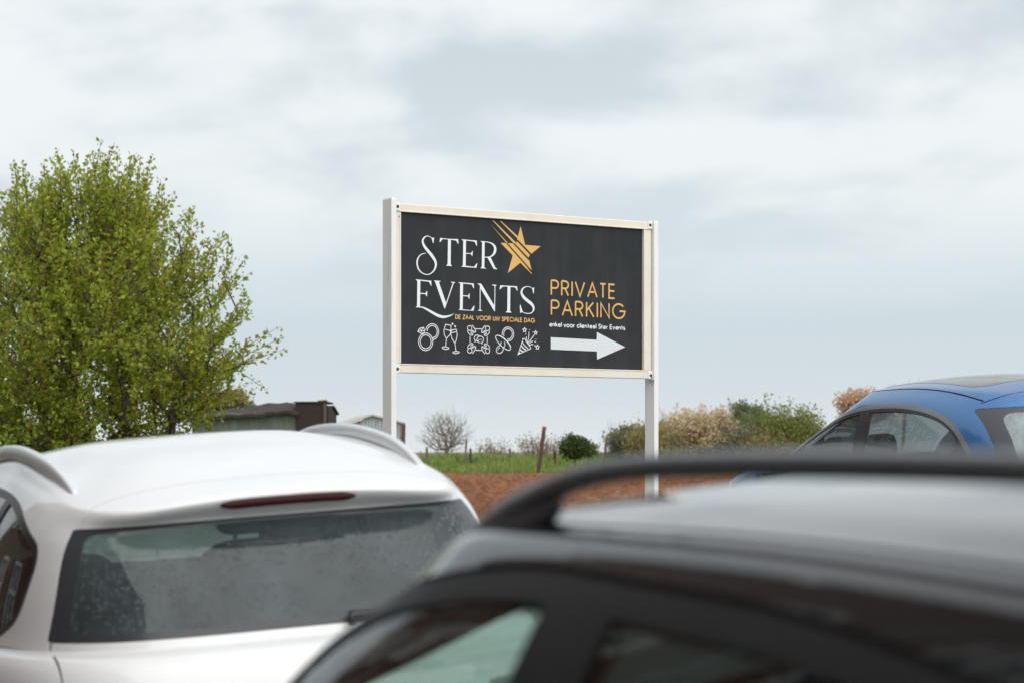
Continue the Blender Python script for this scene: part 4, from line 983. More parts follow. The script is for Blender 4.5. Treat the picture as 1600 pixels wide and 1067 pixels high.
for sx in (-1, 1):
    for sy in (-1, 1):
        mp = lambda P: [(cxm + sx * x, cym + sy * y + sx * 2) for x, y in P]
        k.ell((cxm + sx * 101, cym + sy * 126 + sx * 2), 25, 27, T)
        k.line(mp([(126, 98), (118, 74), (92, 48), (68, 48), (66, 62), (86, 66)]), T, True); k.line(mp([(76, 160), (54, 136), (40, 112), (34, 84), (48, 78), (58, 96)]), T, True)
        k.line(mp([(60, 98), (84, 92), (88, 62)]), T); k.line(mp([(58, 72), (78, 96)]), T)
k.line([(768, 173), (838, 175)], T); k.line([(770, 412), (840, 414)], T); k.line([(706, 255), (705, 330)], T, False); k.line([(900, 258), (901, 332)], T)
k.ell((785, 278), 33, 34, T, 60, 330); k.ell((820, 293), 37, 37, T, 100, 430); k.line([(766, 304), (758, 318), (776, 312)], T); k.line([(826, 329), (846, 338), (838, 322)], T)
for x in (804, 819, 834): k.poly([(x - 4, 290), (x + 4, 290), (x + 4, 299), (x - 4, 299)])
k.build('meeting_icon', M['vinyl_white'])
k = Ink(C4)
k.ell((1137, 232), 66, 78, T, -190, 95); k.ell((1137, 232), 49, 59, T, -205, 100)
k.ell((1082, 330), 112, 40, T, 0, 360, 44); k.ell((1096, 318), 95, 26, T, 185, 360, 44)
k.line([(1060, 318), (1050, 352), (1014, 382), (1004, 420), (1024, 446), (1054, 444), (1078, 420), (1084, 388), (1104, 352), (1092, 318)], T, True, 40); k.line([(1020, 410), (1030, 392), (1046, 384)], T * .8)
k.build('dummy_icon', M['vinyl_white'])
k = Ink(C4)
k.line([(1310, 285), (1250, 462), (1396, 395)], T); k.line([(1304, 284), (1330, 290), (1362, 340), (1396, 385), (1392, 400)], T, True)
k.line([(1300, 320), (1318, 352), (1366, 398)], T * 1.3, True); k.line([(1286, 360), (1306, 386), (1340, 410)], T * 1.6, True); k.line([(1272, 400), (1286, 418), (1310, 428)], T * 1.6, True); k.poly([(1250, 462), (1262, 430), (1284, 446)])
k.line([(1340, 318), (1346, 262)], T); k.line([(1340, 238), (1336, 222)], T); k.line([(1358, 326), (1374, 268), (1376, 206)], T); k.line([(1362, 334), (1400, 290), (1438, 240)], T); k.line([(1368, 346), (1400, 318), (1420, 312)], T); k.line([(1436, 314), (1456, 320)], T); k.line([(1376, 358), (1408, 346), (1424, 350)], T); k.line([(1436, 356), (1448, 366)], T)
for c, r_ in (((1325, 186), 22), ((1450, 218), 19), ((1470, 378), 22)): k.line([(c[0] + r_ * (1 if i % 2 == 0 else .5) * math.sin(i * math.pi / 5), c[1] - r_ * 1.15 * (1 if i % 2 == 0 else .5) * math.cos(i * math.pi / 5)) for i in list(range(10)) + [0]], T)
for c in ((1383, 184), (1420, 210), (1455, 288)): k.poly([(c[0] - 5, c[1]), (c[0], c[1] - 6), (c[0] + 5, c[1]), (c[0], c[1] + 6)])
k.build('popper_icon', M['vinyl_white'])
# ================================================================== trees, bushes, grass
def leafmat(name, cols, rough=.6, trans=.35, scale=1.2):
    b = NB(name); n, l = b.n, b.l
    r_ = b.island(); v = b.vec(); nz = b.noise(v, scale, 3)
    f = b.math('ADD', b.math('MULTIPLY', r_, .7), b.math('MULTIPLY', nz, .35))
    col = b.ramp(f, [(i / (len(cols) - 1) * .8 + .1, c) for i, c in enumerate(cols)])
    b.set(Base_Color=col, Roughness=rough, Specular_IOR_Level=.25)
    t = n.new('ShaderNodeBsdfTranslucent'); l.new(col, t.inputs[0])
    mx = n.new('ShaderNodeMixShader'); mx.inputs[0].default_value = trans; l.new(b.b.outputs[0], mx.inputs[1]); l.new(t.outputs[0], mx.inputs[2]); l.new(mx.outputs[0], b.out.inputs[0])
    return b.m
b = NB('bark'); b.set(Base_Color=b.mix(b.noise(b.vec((6, 6, 1.5)), 3, 6), (.035, .028, .022), (.10, .085, .07)), Roughness=.9); b.bump(b.noise(b.vec((20, 20, 4)), 3, 4), .6, .02); M['bark'] = b.m
M['bark_pale'] = simple('pale twig bark', (.17, .145, .12), .9, 0, .25, 20)
M['leaf_olive'] = leafmat('young olive leaves', [(.30, .18, .055), (.26, .27, .03), (.255, .32, .03), (.34, .405, .047), (.50, .55, .10)], trans=.48, scale=.9)
M['leaf_green'] = leafmat('mid green leaves', [(.07, .10, .03), (.10, .145, .04), (.15, .19, .06)])
M['leaf_dark'] = leafmat('dark green leaves', [(.03, .055, .014), (.055, .09, .02), (.09, .13, .035)])
M['leaf_haze'] = leafmat('grey green leaves', [(.12, .135, .075), (.17, .185, .10), (.22, .225, .14)])
M['blossom'] = leafmat('buff blossom and young leaf', [(.42, .30, .17), (.55, .43, .27), (.64, .53, .37), (.40, .36, .17)])
M['blossom_red'] = leafmat('russet young leaf', [(.46, .29, .18), (.58, .41, .28), (.50, .35, .22)])
M['leaf_lime'] = leafmat('yellow green leaves', [(.13, .165, .03), (.19, .23, .045), (.25, .28, .07)])
M['leaf_straw'] = leafmat('straw yellow leaves', [(.22, .19, .07), (.30, .27, .10)])
M['drystalk'] = leafmat('dry stalks', [(.22, .15, .08), (.32, .24, .14), (.15, .11, .06)], trans=.2)
M['wood'] = simple('weathered post wood', (.095, .055, .04), .9, 0, .4, 8)
M['wood_grey'] = simple('grey post wood', (.16, .14, .125), .9, 0, .3, 8)
def grow_tree(tips, start, stem_h, rg_, curve=.18, seg=.5, r_tip=.006, upbias=.3):
    """skeleton that reaches every tip; returns node array, parents, radii, tip node ids"""
    base = np.array(start, float); nodes = [base, base + [0, 0, stem_h * .5], base + [rg_.normal() * .05, rg_.normal() * .05, stem_h]]; par = [-1, 0, 1]
    tips = tips[np.argsort(np.linalg.norm(tips - nodes[-1], axis=1))]; ends = []
    dist = [0, stem_h * .5, stem_h]
    for T_ in tips:
        A = np.array(nodes[2:]); d = T_ - A; L = np.linalg.norm(d, axis=1); cost = L + .28 * np.array(dist[2:]) + np.where(d[:, 2] < 0, -d[:, 2] * .7, 0)
        i = int(np.argmin(cost)) + 2; p = np.array(nodes[i]); L = np.linalg.norm(T_ - p); n = max(1, int(L / seg)); off = rg_.normal(size=3) * curve * L * .25; off[2] -= upbias * L * .12
        last = i
        for k_ in range(1, n + 1):
            u = k_ / n; q = p + (T_ - p) * u + off * 4 * u * (1 - u)
            nodes.append(q); par.append(last); dist.append(dist[last] + np.linalg.norm(q - nodes[last])); last = len(nodes) - 1
        ends.append(last)
    nodes = np.array(nodes); par = np.array(par); cnt = np.zeros(len(nodes)); cnt[ends] = 1
    for i in range(len(nodes) - 1, 0, -1): cnt[par[i]] += cnt[i]
    rad = r_tip * np.maximum(cnt, 1) ** .46
    return nodes, par, rad, np.array(ends)
def branch_mesh(name, nodes, par, rad, mat, parent, seg=5, minr=0.0, extra=None):
    V = []; F = []
    idx = [i for i in range(1, len(nodes)) if rad[i] >= minr]
    a = nodes[par[idx]]; c = nodes[idx]; ra = np.minimum(rad[par[idx]], rad[idx] * 1.5); rc = rad[idx]
    if extra is not None: a = np.vstack([a, extra[0]]); c = np.vstack([c, extra[1]]); ra = np.concatenate([ra, extra[2]]); rc = np.concatenate([rc, extra[2] * .5])
    d = c - a; d /= np.maximum(np.linalg.norm(d, axis=1), 1e-6)[:, None]
    ref = np.where(np.abs(d[:, 2:3]) < .9, np.array([[0, 0, 1.]]), np.array([[1., 0, 0]])); e1 = np.cross(d, ref); e1 /= np.linalg.norm(e1, axis=1)[:, None]; e2 = np.cross(d, e1)
    th = np.arange(seg) * 2 * math.pi / seg
    ring = lambda P, r_: P[:, None, :] + r_[:, None, None] * (np.cos(th)[None, :, None] * e1[:, None, :] + np.sin(th)[None, :, None] * e2[:, None, :])
    V = np.concatenate([ring(a, ra), ring(c, rc)], 1).reshape(-1, 3); n = len(a); o = np.arange(n)[:, None] * 2 * seg; k_ = np.arange(seg)[None, :]; k2 = (np.arange(seg)[None, :] + 1) % seg
    Q = np.stack([o + k_, o + k2, o + seg + k2, o + seg + k_], -1).reshape(-1, 4)
    return mesh_np(name, V, Q, mat, parent, True)
def leaf_mesh(name, P, D, size, mat, parent, rg_, aspect=.55, jitter=1.0):
    """one bent leaf (two quads as 1 six-corner strip) per point, loosely pointing along D"""
    n = len(P); d = D + rg_.normal(size=(n, 3)) * jitter; d /= np.linalg.norm(d, axis=1)[:, None]
    s = rg_.normal(size=(n, 3)); s -= d * np.sum(s * d, 1)[:, None]; s /= np.linalg.norm(s, axis=1)[:, None]
    L = (size * rg_.uniform(.6, 1.4, n))[:, None]; w_ = L * aspect * .5; up_ = np.cross(d, s)
    m = P + d * L * .55 + up_ * L * .06; tip = P + d * L - up_ * L * .08
    V = np.stack([P, m + s * w_, tip, m - s * w_], 1).reshape(-1, 3); Q = np.arange(n * 4).reshape(n, 4)
    return mesh_np(name, V, Q, mat, parent, False)
def envelope_tips(n, rg_, center, rad, shape, shell=.45, pw=.5):
    """points inside a crown: shape(direction) scales the radius; denser outside"""
    d = rg_.normal(size=(n, 3)); d /= np.linalg.norm(d, axis=1)[:, None]; r_ = shell + (1 - shell) * rg_.uniform(0, 1, n) ** pw
    r_ = np.where(rg_.uniform(0, 1, n) < .25, rg_.uniform(.2, 1, n), r_)
    k_ = np.array([shape(x) for x in d]); return np.array(center) + d * (r_ * k_)[:, None] * np.array(rad)
def leafy(root, tips, start, stem_h, rg_, leafname, bark, size, per, spread, twig=.35, outb=.6, upb=.5, minr=0.0, r_tip=.006, seg=.5, aspect=.55, stemname='trunk', crownname='crown', curve=.18, drop=0.0):
    nodes, par, rad, ends = grow_tree(tips, start, stem_h, rg_, curve, seg, r_tip)
    ctr = tips.mean(0); E_ = nodes[ends]; out = E_ - ctr; out /= np.maximum(np.linalg.norm(out, axis=1), 1e-6)[:, None]
    td = out * outb + np.array([0, 0, upb]) + rg_.normal(size=E_.shape) * .35; td /= np.linalg.norm(td, axis=1)[:, None]
    tl = twig * rg_.uniform(.5, 1.5, len(E_)); T2 = E_ + td * tl[:, None]
    branch_mesh(stemname, nodes, par, rad, bark, root, 6, minr, (E_, T2, np.full(len(E_), r_tip * .8)))
    if per <= 0: return
    keep = rg_.uniform(0, 1, len(E_)) > drop; A = E_[keep]; B_ = T2[keep]; dd = td[keep]
    u = rg_.uniform(-.9, 1.0, (len(A), per, 1)); P = A[:, None] + (B_ - A)[:, None] * u + rg_.normal(size=(len(A), per, 3)) * spread * (1.1 - .5 * np.clip(u, 0, 1))
    D = np.repeat(dd[:, None], per, 1); leaf_mesh(crownname, P.reshape(-1, 3), D.reshape(-1, 3), size, M[leafname], root, rg_, aspect)
def smooth_noise_shape(seed, amp=.16, f=2.0):
    return lambda d: 1 + amp * noise.noise(Vector(d) * f + Vector((seed, 0, 0))) * 2
# ---- the big young-leaved tree at the left
TY = 44.0; px2x = lambda px, y: (px - 800) / FPX * y; py2z = lambda py, y: EYE + (HOR - py) / FPX * y
g2 = np.random.default_rng(21)
tx = px2x(138, TY); tree = empty('tree', (0, 0, 0)); tree.location = (tx, TY, gz(tx, TY))
tag(tree, 'large broad tree with young olive green leaves left of the sign', 'tree')
# crown outline measured as radius by height
zc = [(0.9, 1.1), (1.34, 1.75), (1.8, 2.2), (2.38, 2.7), (2.85, 2.95), (3.5, 2.92), (4.13, 2.7), (4.9, 2.15), (5.4, 1.6), (5.75, 1.1), (6.0, .6), (6.2, .1)]
rf = prof(zc); pts = []
while len(pts) < 1750:
    z = g2.uniform(.95, 6.15); a = g2.uniform(0, 2 * math.pi); rr = float(rf(z)) * (1 + .05 * noise.noise(Vector((math.cos(a) * 2, math.sin(a) * 2, z * .9))) * 2)
    k_ = g2.uniform(0, 1) ** .5 if g2.uniform() < .72 else g2.uniform(.15, 1)
    if g2.uniform() > rr / 3.15 + .12 + (.25 if z < 2.2 else 0): continue
    pts.append((math.cos(a) * rr * k_, math.sin(a) * rr * k_, z - .0))
tips = np.array(pts); nx_ = noise
dens = np.array([noise.noise(Vector(p) * .75 + Vector((5, 2, 0))) for p in tips]); tips = tips[dens > -.15]
leafy(tree, tips, (0, 0, 0), .95, g2, 'leaf_olive', M['bark'], .080, 70, .056, twig=.64, outb=.62, upb=.74, r_tip=.0092, seg=.45, aspect=.62)
# ---- bushes and trees along the far edge of the field
def bush(name, label, px0, px1, ptop, pbot, y, leaf, seed, n=120, per=40, size=.16, spread=.16, twig=.4, stem=.25, bark='bark_pale', amp=.2, outb=.6, upb=.5, deep=None, drop=0, r_tip=.008, cat='bush', group=None, seg=.5, shell=.45, curve=.18, aspect=.6, crown='foliage', stemname='stem', at_y=None):
    if at_y:
        f_ = at_y / y; y = at_y; size *= f_ * .85; spread *= f_; twig *= f_; seg *= f_; r_tip *= f_; stem *= f_
    g_ = np.random.default_rng(seed); x0, x1 = px2x(px0, y), px2x(px1, y); zt_, zb_ = py2z(ptop, y), py2z(pbot, y); x = (x0 + x1) / 2; g0 = gz(x, y)
    zb_ = max(zb_, g0 + .1); o = empty(name, (x, y, g0)); tag(o, label, cat, group)
    h = zt_ - zb_; rad = ((x1 - x0) / 2 * .92, deep or max((x1 - x0) / 2 * .8, .5), h / 2 * .92); c = (0, 0, (zt_ + zb_) / 2 - g0)
    tips = envelope_tips(n, g_, c, rad, smooth_noise_shape(seed, amp), shell); tips[:, 2] = np.maximum(tips[:, 2], .08)
    leafy(o, tips, (0, 0, 0), max(.1, min(stem, c[2])), g_, leaf, M[bark], size, per, spread, twig, outb, upb, 0.0, r_tip, seg, aspect, stemname, crown, curve, drop)
    return o
bush('blossom_bush', 'tall buff blossoming bush to the right of the sign', 1036, 1150, 651, 722, 62, 'blossom', 31, 620, 34, .085, .075, .34, .2, outb=.55, upb=.6, amp=.28, r_tip=.006, seg=.3, at_y=134)
bush('hedge_bush', 'low grey green bush left of the right sign post', 952, 1028, 674, 722, 92, 'leaf_haze', 32, 260, 36, .13, .14, .3, amp=.26, at_y=135)
bush('hedge_bush', 'green hedge bush showing between right sign post and blossoming bush', 1018, 1082, 666, 722, 100, 'leaf_green', 33, 200, 36, .15, .16, .3, at_y=142)
bush('hedge_bush', 'rounded mid green bush right of the blossoming bush', 1128, 1218, 662, 720, 96, 'leaf_green', 34, 300, 38, .15, .16, .35, amp=.22, at_y=141)
bush('sapling_bush', 'yellow green bush with upright shoots beside the blue car', 1192, 1283, 662, 722, 58, 'leaf_lime', 35, 300, 32, .085, .085, .5, outb=.25, upb=1.0, amp=.3, r_tip=.006, seg=.3, at_y=133.5)
bush('hedge_bush', 'dull olive bush low in front of the yellow green one', 1150, 1250, 682, 740, 54, 'leaf_straw', 36, 180, 20, .07, .08, .25, at_y=132.5)
bush('russet_tree', 'russet tree crown rising over the roof of the blue car', 1316, 1384, 622, 650, 82, 'blossom_red', 37, 240, 44, .13, .13, .3, stem=1.2, bark='bark', cat='tree', amp=.25, crown='crown', stemname='trunk', at_y=150)
bush('young_tree', 'thin bare twig top showing over the blue car roof', 1392, 1425, 606, 640, 84, 'blossom_red', 38, 40, 4, .10, .12, .4, bark='bark_pale', cat='tree', r_tip=.012, crown='crown', stemname='trunk', at_y=151)
bush('hedge_bush', 'pale distant bush on the skyline between hedge and blue car', 1140, 1195, 634, 680, 170, 'leaf_haze', 39, 160, 30, .22, .25, .4)
bush('hedge_bush', 'long low green bush behind the blossoming one', 1070, 1145, 672, 720, 112, 'leaf_dark', 46, 220, 36, .17, .18, .3, at_y=145)
bush('small_bush', 'small dark green bush by the leaning fence post', 876, 916, 684, 714, 126, 'leaf_dark', 40, 90, 36, .16, .14, .2)
bush('small_bush', 'tiny green bush right of the small dark bush', 914, 930, 694, 712, 126, 'leaf_green', 41, 30, 30, .13, .12, .2)
bush('dry_shrub', 'thin straw coloured shrub just left of the leaning post', 805, 880, 686, 714, 138, 'drystalk', 42, 120, 5, .12, .2, .5, upb=1.0, r_tip=.012)
bush('dry_shrub', 'low faded shrub on the skyline under the sign', 735, 800, 694, 714, 140, 'drystalk', 43, 70, 5, .12, .2, .4, upb=1.0, r_tip=.012)
bush('pale_tree', 'straw yellow tree crown rising behind the long shed', 318, 388, 618, 660, 120, 'leaf_straw', 44, 200, 40, .2, .2, .4, stem=2.0, bark='bark', cat='tree', crown='crown', stemname='trunk')
bush('hedge_bush', 'grey green hedge bush under the left of the big tree', 45, 105, 668, 712, 105, 'leaf_haze', 45, 200, 36, .14, .15, .3)
for i, (a_, b_, t_, lf, sd_, lb) in enumerate(((985, 1050, 684, 'leaf_straw', 71, 'low straw coloured scrub at the foot of the right sign post'), (1100, 1180, 676, 'leaf_haze', 72, 'low grey green scrub between blossoming bush and mid green bush'), (1205, 1300, 680, 'leaf_straw', 73, 'low straw coloured scrub by the blue car'), (1160, 1240, 664, 'leaf_green', 74, 'loose upright green bush behind the mid green one'))):
    bush('scrub_bush', lb, a_, b_, t_, 724, 131.8 + i * 1.7, lf, sd_, 200, 22, .16, .3, 1.0, amp=.35, upb=.9, r_tip=.012, seg=.6)
# bare tree on the skyline
def bare(label, px0, px1, ptop, pbot, y, seed, n=260, r_tip=.011, stem=.2):
    g_ = np.random.default_rng(seed); x = px2x((px0 + px1) / 2, y); g0 = gz(x, y); o = empty('bare_tree', (x, y, g0)); tag(o, label, 'tree')
    rx = (px2x(px1, y) - px2x(px0, y)) / 2; zt_ = py2z(ptop, y) - g0; c = (0, 0, zt_ * .56)
    tips = envelope_tips(n, g_, c, (rx * .95, rx * .9, zt_ * .46), smooth_noise_shape(seed, .2), .3)
    leafy(o, tips, (0, 0, 0), zt_ * stem, g_, 'drystalk', M['bark_pale'], .1, 0, .1, twig=rx * .16, outb=.6, upb=.5, r_tip=r_tip, seg=rx * .16, curve=.3)
    nodes = None
bare('small leafless tree standing on the skyline under the sign', 655, 740, 643, 712, 150, 51, 1100, .0058)
bare('faint leafless bush beside the right sign post', 935, 985, 655, 712, 160, 52, 160, .006)
# fence posts along the far edge
def fpost(label, x0p, y0p, x1p, y1p, y, r_, mat, rough=.2):
    a = Vector((px2x(x0p, y), y, py2z(y0p, y))); c = Vector((px2x(x1p, y), y + rough, py2z(y1p, y)))
    g0 = gz(c.x, c.y); d = (a - c); bot = c + d * ((g0 - .1 - c.z) / d.z)
    o = empty('fence_post', bot); m = MB(); n = 9
    m.tube([(a - bot) * (i / n) + Vector((random.gauss(0, r_ * .08), random.gauss(0, r_ * .08), 0)) for i in range(n + 1)], [r_ * random.uniform(.88, 1.1) for _ in range(n + 1)], 9)
    o2 = m.build('fence_post', M[mat], None, True); o2.location = bot; bpy.data.objects.remove(o); o2.name = 'fence_post'
    return tag(o2, label, 'fence post', 'old posts along the far fence')
fpost('tall brown fence post leaning right beyond the field', 851, 666, 843, 722, 127, .11, 'wood')
fpost('thin dark fence post leaning right, left of the right sign post', 948, 684, 944, 720, 129, .055, 'wood')
fpost('short grey fence post stub left of the bare tree', 667, 698, 667, 712, 134, .07, 'wood_grey')
fpost('grey fence post just right of the bare tree', 729, 686, 727, 712, 134, .06, 'wood_grey')
fpost('short dark fence post second to the right of the bare tree', 735, 700, 735, 713, 134, .07, 'wood')
fpost('short post stub midway between bare tree and leaning post', 797, 700, 797, 713, 135, .07, 'wood_grey')
fpost('squat brown post stub right of the tall leaning post', 867, 704, 867, 714, 134, .09, 'wood')
fpost('tall thin grey pole at the left edge of the photo', 20, 664, 20, 704, 70, .035, 'wood_grey')
fpost('brownish grey pole under the left side of the big tree', 53, 672, 52, 706, 66, .06, 'wood_grey')
# grass beyond the field and on the near verge
def blades(name, n, xr, yr, h, wd, mat, seed, hmod=None):
    g_ = np.random.default_rng(seed); x = g_.uniform(*xr, n); y = g_.uniform(*yr, n); z = ground_z(x, y)
    hh = h * g_.uniform(.5, 1.3, n)
    if hmod: hh = hh * np.array([hmod(a, c) for a, c in zip(x, y)])
    a = g_.uniform(0, 2 * math.pi, n); lean = g_.normal(0, .28, (n, 2)) * hh[:, None]; B_ = np.stack([x, y, z - .03], -1); s = np.stack([np.cos(a), np.sin(a), 0 * a], -1) * (wd * g_.uniform(.6, 1.4, n))[:, None]
    mid_ = B_ + np.stack([lean[:, 0] * .35, lean[:, 1] * .35, hh * .6], -1); top = B_ + np.stack([lean[:, 0], lean[:, 1], hh], -1)
    V = np.stack([B_ - s, B_ + s, mid_ + s * .7, top, mid_ - s * .7], 1).reshape(-1, 3); Q = np.arange(n * 5).reshape(n, 5)
    return tag(mesh_np(name, V, Q, mat), kind='stuff')
M['grass'] = leafmat('meadow grass', [(.11, .155, .035), (.17, .25, .05), (.23, .31, .07), (.34, .34, .14)], trans=.3, scale=.5)
gm = lambda x, y: .75 + .6 * noise.noise(Vector((x * .5, y * .5, 0))) + .35 * noise.noise(Vector((x * 1.7, y, 3)))
o = blades('far_grass', 30000, (-14, 34), (129.6, 137.5), .42, .028, M['grass'], 61, gm)
blades('dry_weeds', 3200, (-14, 34), (135, 139), .75, .012, M['drystalk'], 62, gm)
blades('verge_grass', 26000, (-3, 11), (25.5, 41.5), .16, .008, M['grass'], 63, gm)
# ================================================================== old sheds at the left and the brick houses across the street
b = NB('grey green boards'); v = b.vec()
bw = b.wave(b.vec((1, 1, 1)), 1.7, 1.5, 'X', 2, 1, 'SAW'); st_ = b.noise(b.vec((3, 3, .35)), 2.2, 6, .65)
b.set(Base_Color=b.mix(b.ramp(st_, [(.35, 0.0), (.7, 1.0)]), (.09, .105, .09), (.16, .175, .15)), Roughness=.85); b.bump(bw, .5, .03); M['boards'] = b.m
b = NB('mossy old roof'); st_ = b.noise(b.vec((1.2, 2.5, 2.5)), 3, 6, .7)
b.set(Base_Color=b.mix(b.ramp(st_, [(.3, 0.0), (.7, 1.0)]), (.010, .008, .007), (.045, .031, .023)), Roughness=.95); b.bump(b.noise(b.vec(), 9, 5), .8, .05); M['oldroof'] = b.m
b = NB('brown ribbed boards'); st_ = b.wave(b.vec(), 3.2, .3, 'Z', 2, 1, 'SAW')
b.set(Base_Color=b.mix(b.ramp(st_, [(.05, 0.0), (.3, 1.0)]), (.006, .005, .005), (.036, .025, .022)), Roughness=.8); b.bump(st_, .8, .03); M['ribbed'] = b.m
b = NB('rusty corrugated iron'); cor = b.wave(b.vec(), 2.6, .2, 'X', 1)
ru = b.ramp(b.noise(b.vec((1.3, 1.3, .5)), 1.6, 6, .7), [(.52, 0.0), (.62, 1.0)])
b.set(Base_Color=b.mix(ru, b.mix(cor, (.24, .28, .30), (.40, .44, .45)), (.20, .095, .05)), Roughness=.55, Metallic=.2); b.bump(cor, .6, .03); M['iron'] = b.m
M['iron_roof'] = simple('pale rusty iron roof', (.40, .37, .35), .6, .2, .3, 2.5)
M['dark_in'] = simple('eave shade black', (.01, .01, .01), .95, 0, .2, 4)  # dark of the open eave put into the colour
SY = 80.0; sx0, sx1 = px2x(300, SY), px2x(511, SY); sxm = px2x(462, SY); g0 = gz(-8, SY)
shed = empty('shed', ((sx0 + sx1) / 2, SY, g0)); tag(shed, 'long low shed with sagging brown roof and grey green board wall', 'shed')
def S(p): return (p[0] - (sx0 + sx1) / 2, p[1], p[2] - g0)
ze = lambda px, a: py2z(a, SY)
m = MB()
for (xa, xb) in ((sx0, sxm),):
    m.box(S(((xa + xb) / 2, .06, (g0 + py2z(644, SY)) / 2)), (xb - xa, .12, py2z(644, SY) - g0))
m.box(S((sx0 + .06, 2.0, (g0 + py2z(646, SY)) / 2)), (.12, 3.7, py2z(646, SY) - g0)); m.box(S(((sx0 + sx1) / 2, 4.0, (g0 + py2z(640, SY)) / 2)), (sx1 - sx0, .12, py2z(640, SY) - g0))
m.build('board_wall', M['boards'], shed)
m = MB(); zr = py2z(629, SY); m.box(S(((sxm + sx1) / 2, -.02, (g0 + zr) / 2)), (sx1 - sxm, .14, zr - g0)); m.build('ribbed_wall', M['ribbed'], shed)
m = MB(); m.box(S((sx1 - .06, -.10, (g0 + py2z(627, SY)) / 2)), (.10, .10, py2z(627, SY) - g0)); m.build('corner_post', M['wood'], shed)
m = MB(); m.box(S((sx1 - .02, 2.0, (g0 + zr) / 2 - .05)), (.10, 3.8, zr - g0 - .1)); m.build('side_wall', M['ribbed'], shed)
# sagging roof: uneven eave towards us, ridge behind
V = []; F = []; n = 36; rows = 7
for i in range(n + 1):
    u = i / n; X = sx0 - .15 + (sxm + .12 - sx0 + .15) * u; px = 300 + 164 * u
    eave = np.interp(px, [300, 330, 370, 410, 440, 464], [655, 650, 648, 646, 641, 644]) + random.uniform(-.7, .7)
    ridge = np.interp(px, [300, 330, 375, 400, 424, 464], [645, 641, 634, 631, 628.5, 629.5]) + random.uniform(-.4, .4)
    for j in range(rows + 1):
        t = j / rows; y = -.32 + 2.4 * t; Yr = SY + y
        V.append(S((X * Yr / SY if False else X, y, py2z(eave, SY - .3) * (1 - t) + (EYE + (HOR - ridge) / FPX * (SY + 2.1)) * t + .02 * math.sin(t * 9 + i)) ))
for i in range(n):
    for j in range(rows): a = i * (rows + 1) + j; F.append((a, a + rows + 1, a + rows + 2, a + 1))
k0 = len(V); V2 = [(x, y, z - .10) for x, y, z in V]; V += V2; F += [tuple(q + k0 for q in reversed(f)) for f in F[:n * rows]]
for i in range(n): a = i * (rows + 1); F.append((a + rows + 1, a, a + k0, a + rows + 1 + k0))
for j in range(rows): F.append((j, j + 1, j + 1 + k0, j + k0)); a = n * (rows + 1) + j; F.append((a + 1, a, a + k0, a + 1 + k0))
mesh('roof', V, F, M['oldroof'], shed)
m = MB(); m.box(S(((sx0 + sx1) / 2, 3.1, py2z(636, SY) - .05)), (sx1 - sx0 + .2, 2.2, .06), Matrix.Rotation(R(-6), 3, 'X')); m.box(S(((sxm + sx1) / 2, 1.0, zr + .02)), (sx1 - sxm + .1, 2.3, .05)); m.build('rear_roof', M['oldroof'], shed)
m = MB(); m.box(S((px2x(504, SY), -.03, py2z(627, SY))), (.30, .2, .10), Matrix.Rotation(R(-4), 3, 'Y'), .01); m.build('loose_board', M['wood'], shed)
# second shed: gable of rusty iron behind
SY2 = 92.0
def Q2(px, py): return (px2x(px, SY2), py2z(py, SY2))
ctr = px2x(576, SY2); g1 = gz(ctr, SY2); sh2 = empty('iron_shed', (ctr, SY2, g1)); tag(sh2, 'small rusty corrugated iron shed behind the left sign post', 'shed')
out = [Q2(540, 664), Q2(583, 650), Q2(594, 651), Q2(633, 662), (px2x(633, SY2), g1), (px2x(540, SY2), g1)]
V = [(x - ctr, 0, z - g1) for x, z in out] + [(x - ctr, .1, z - g1) for x, z in out]; n = len(out)
F = [tuple(range(n - 1, -1, -1)), tuple(range(n, 2 * n))] + [(i, (i + 1) % n, n + (i + 1) % n, n + i) for i in range(n)]
mesh('gable_wall', V, F, M['iron'], sh2)
# roof slopes run away and to the left
m = MB()
def slab(a, c, depth, dxl, th=.06):
    p = [Vector((a[0] - ctr, -.15, a[1] - g1 + .02)), Vector((c[0] - ctr, -.15, c[1] - g1 + .02))]; q = [p[1] + Vector((dxl, depth, 0)), p[0] + Vector((dxl, depth, 0))]
    P = p + q; return P + [x + Vector((0, 0, th)) for x in P], [(3, 2, 1, 0), (4, 5, 6, 7), (0, 1, 5, 4), (1, 2, 6, 5), (2, 3, 7, 6), (3, 0, 4, 7)]
m.add(*slab(Q2(536, 665), Q2(583, 650), 5.0, -.9)); m.build('roof', M['iron_roof'], sh2)
m = MB(); m.add(*slab(Q2(583, 650.5), Q2(634, 663), 5.0, -.9)); m.build('roof', M['iron_roof'], sh2)
m = MB(); m.box(((px2x(540, SY2) - ctr) - .45, 2.6, (py2z(664, SY2) - g1) / 2), (.1, 5.0, py2z(666, SY2) - g1)); m.build('side_wall', M['iron'], sh2)
m = MB(); a = Q2(631, 663); m.tube([(a[0] - ctr - .06, -.12, 0), (a[0] - ctr, -.12, a[1] - g1)], .075, 8); m.build('corner_post', M['wood'], sh2)
m = MB(); a = Q2(522, 664); m.box((a[0] - ctr + .2, 1.0, a[1] - g1 - .5), (.9, 1.5, 1.0)); m.build('eave_shade', M['dark_in'], sh2)  # near-black box added as the shade under the open eave
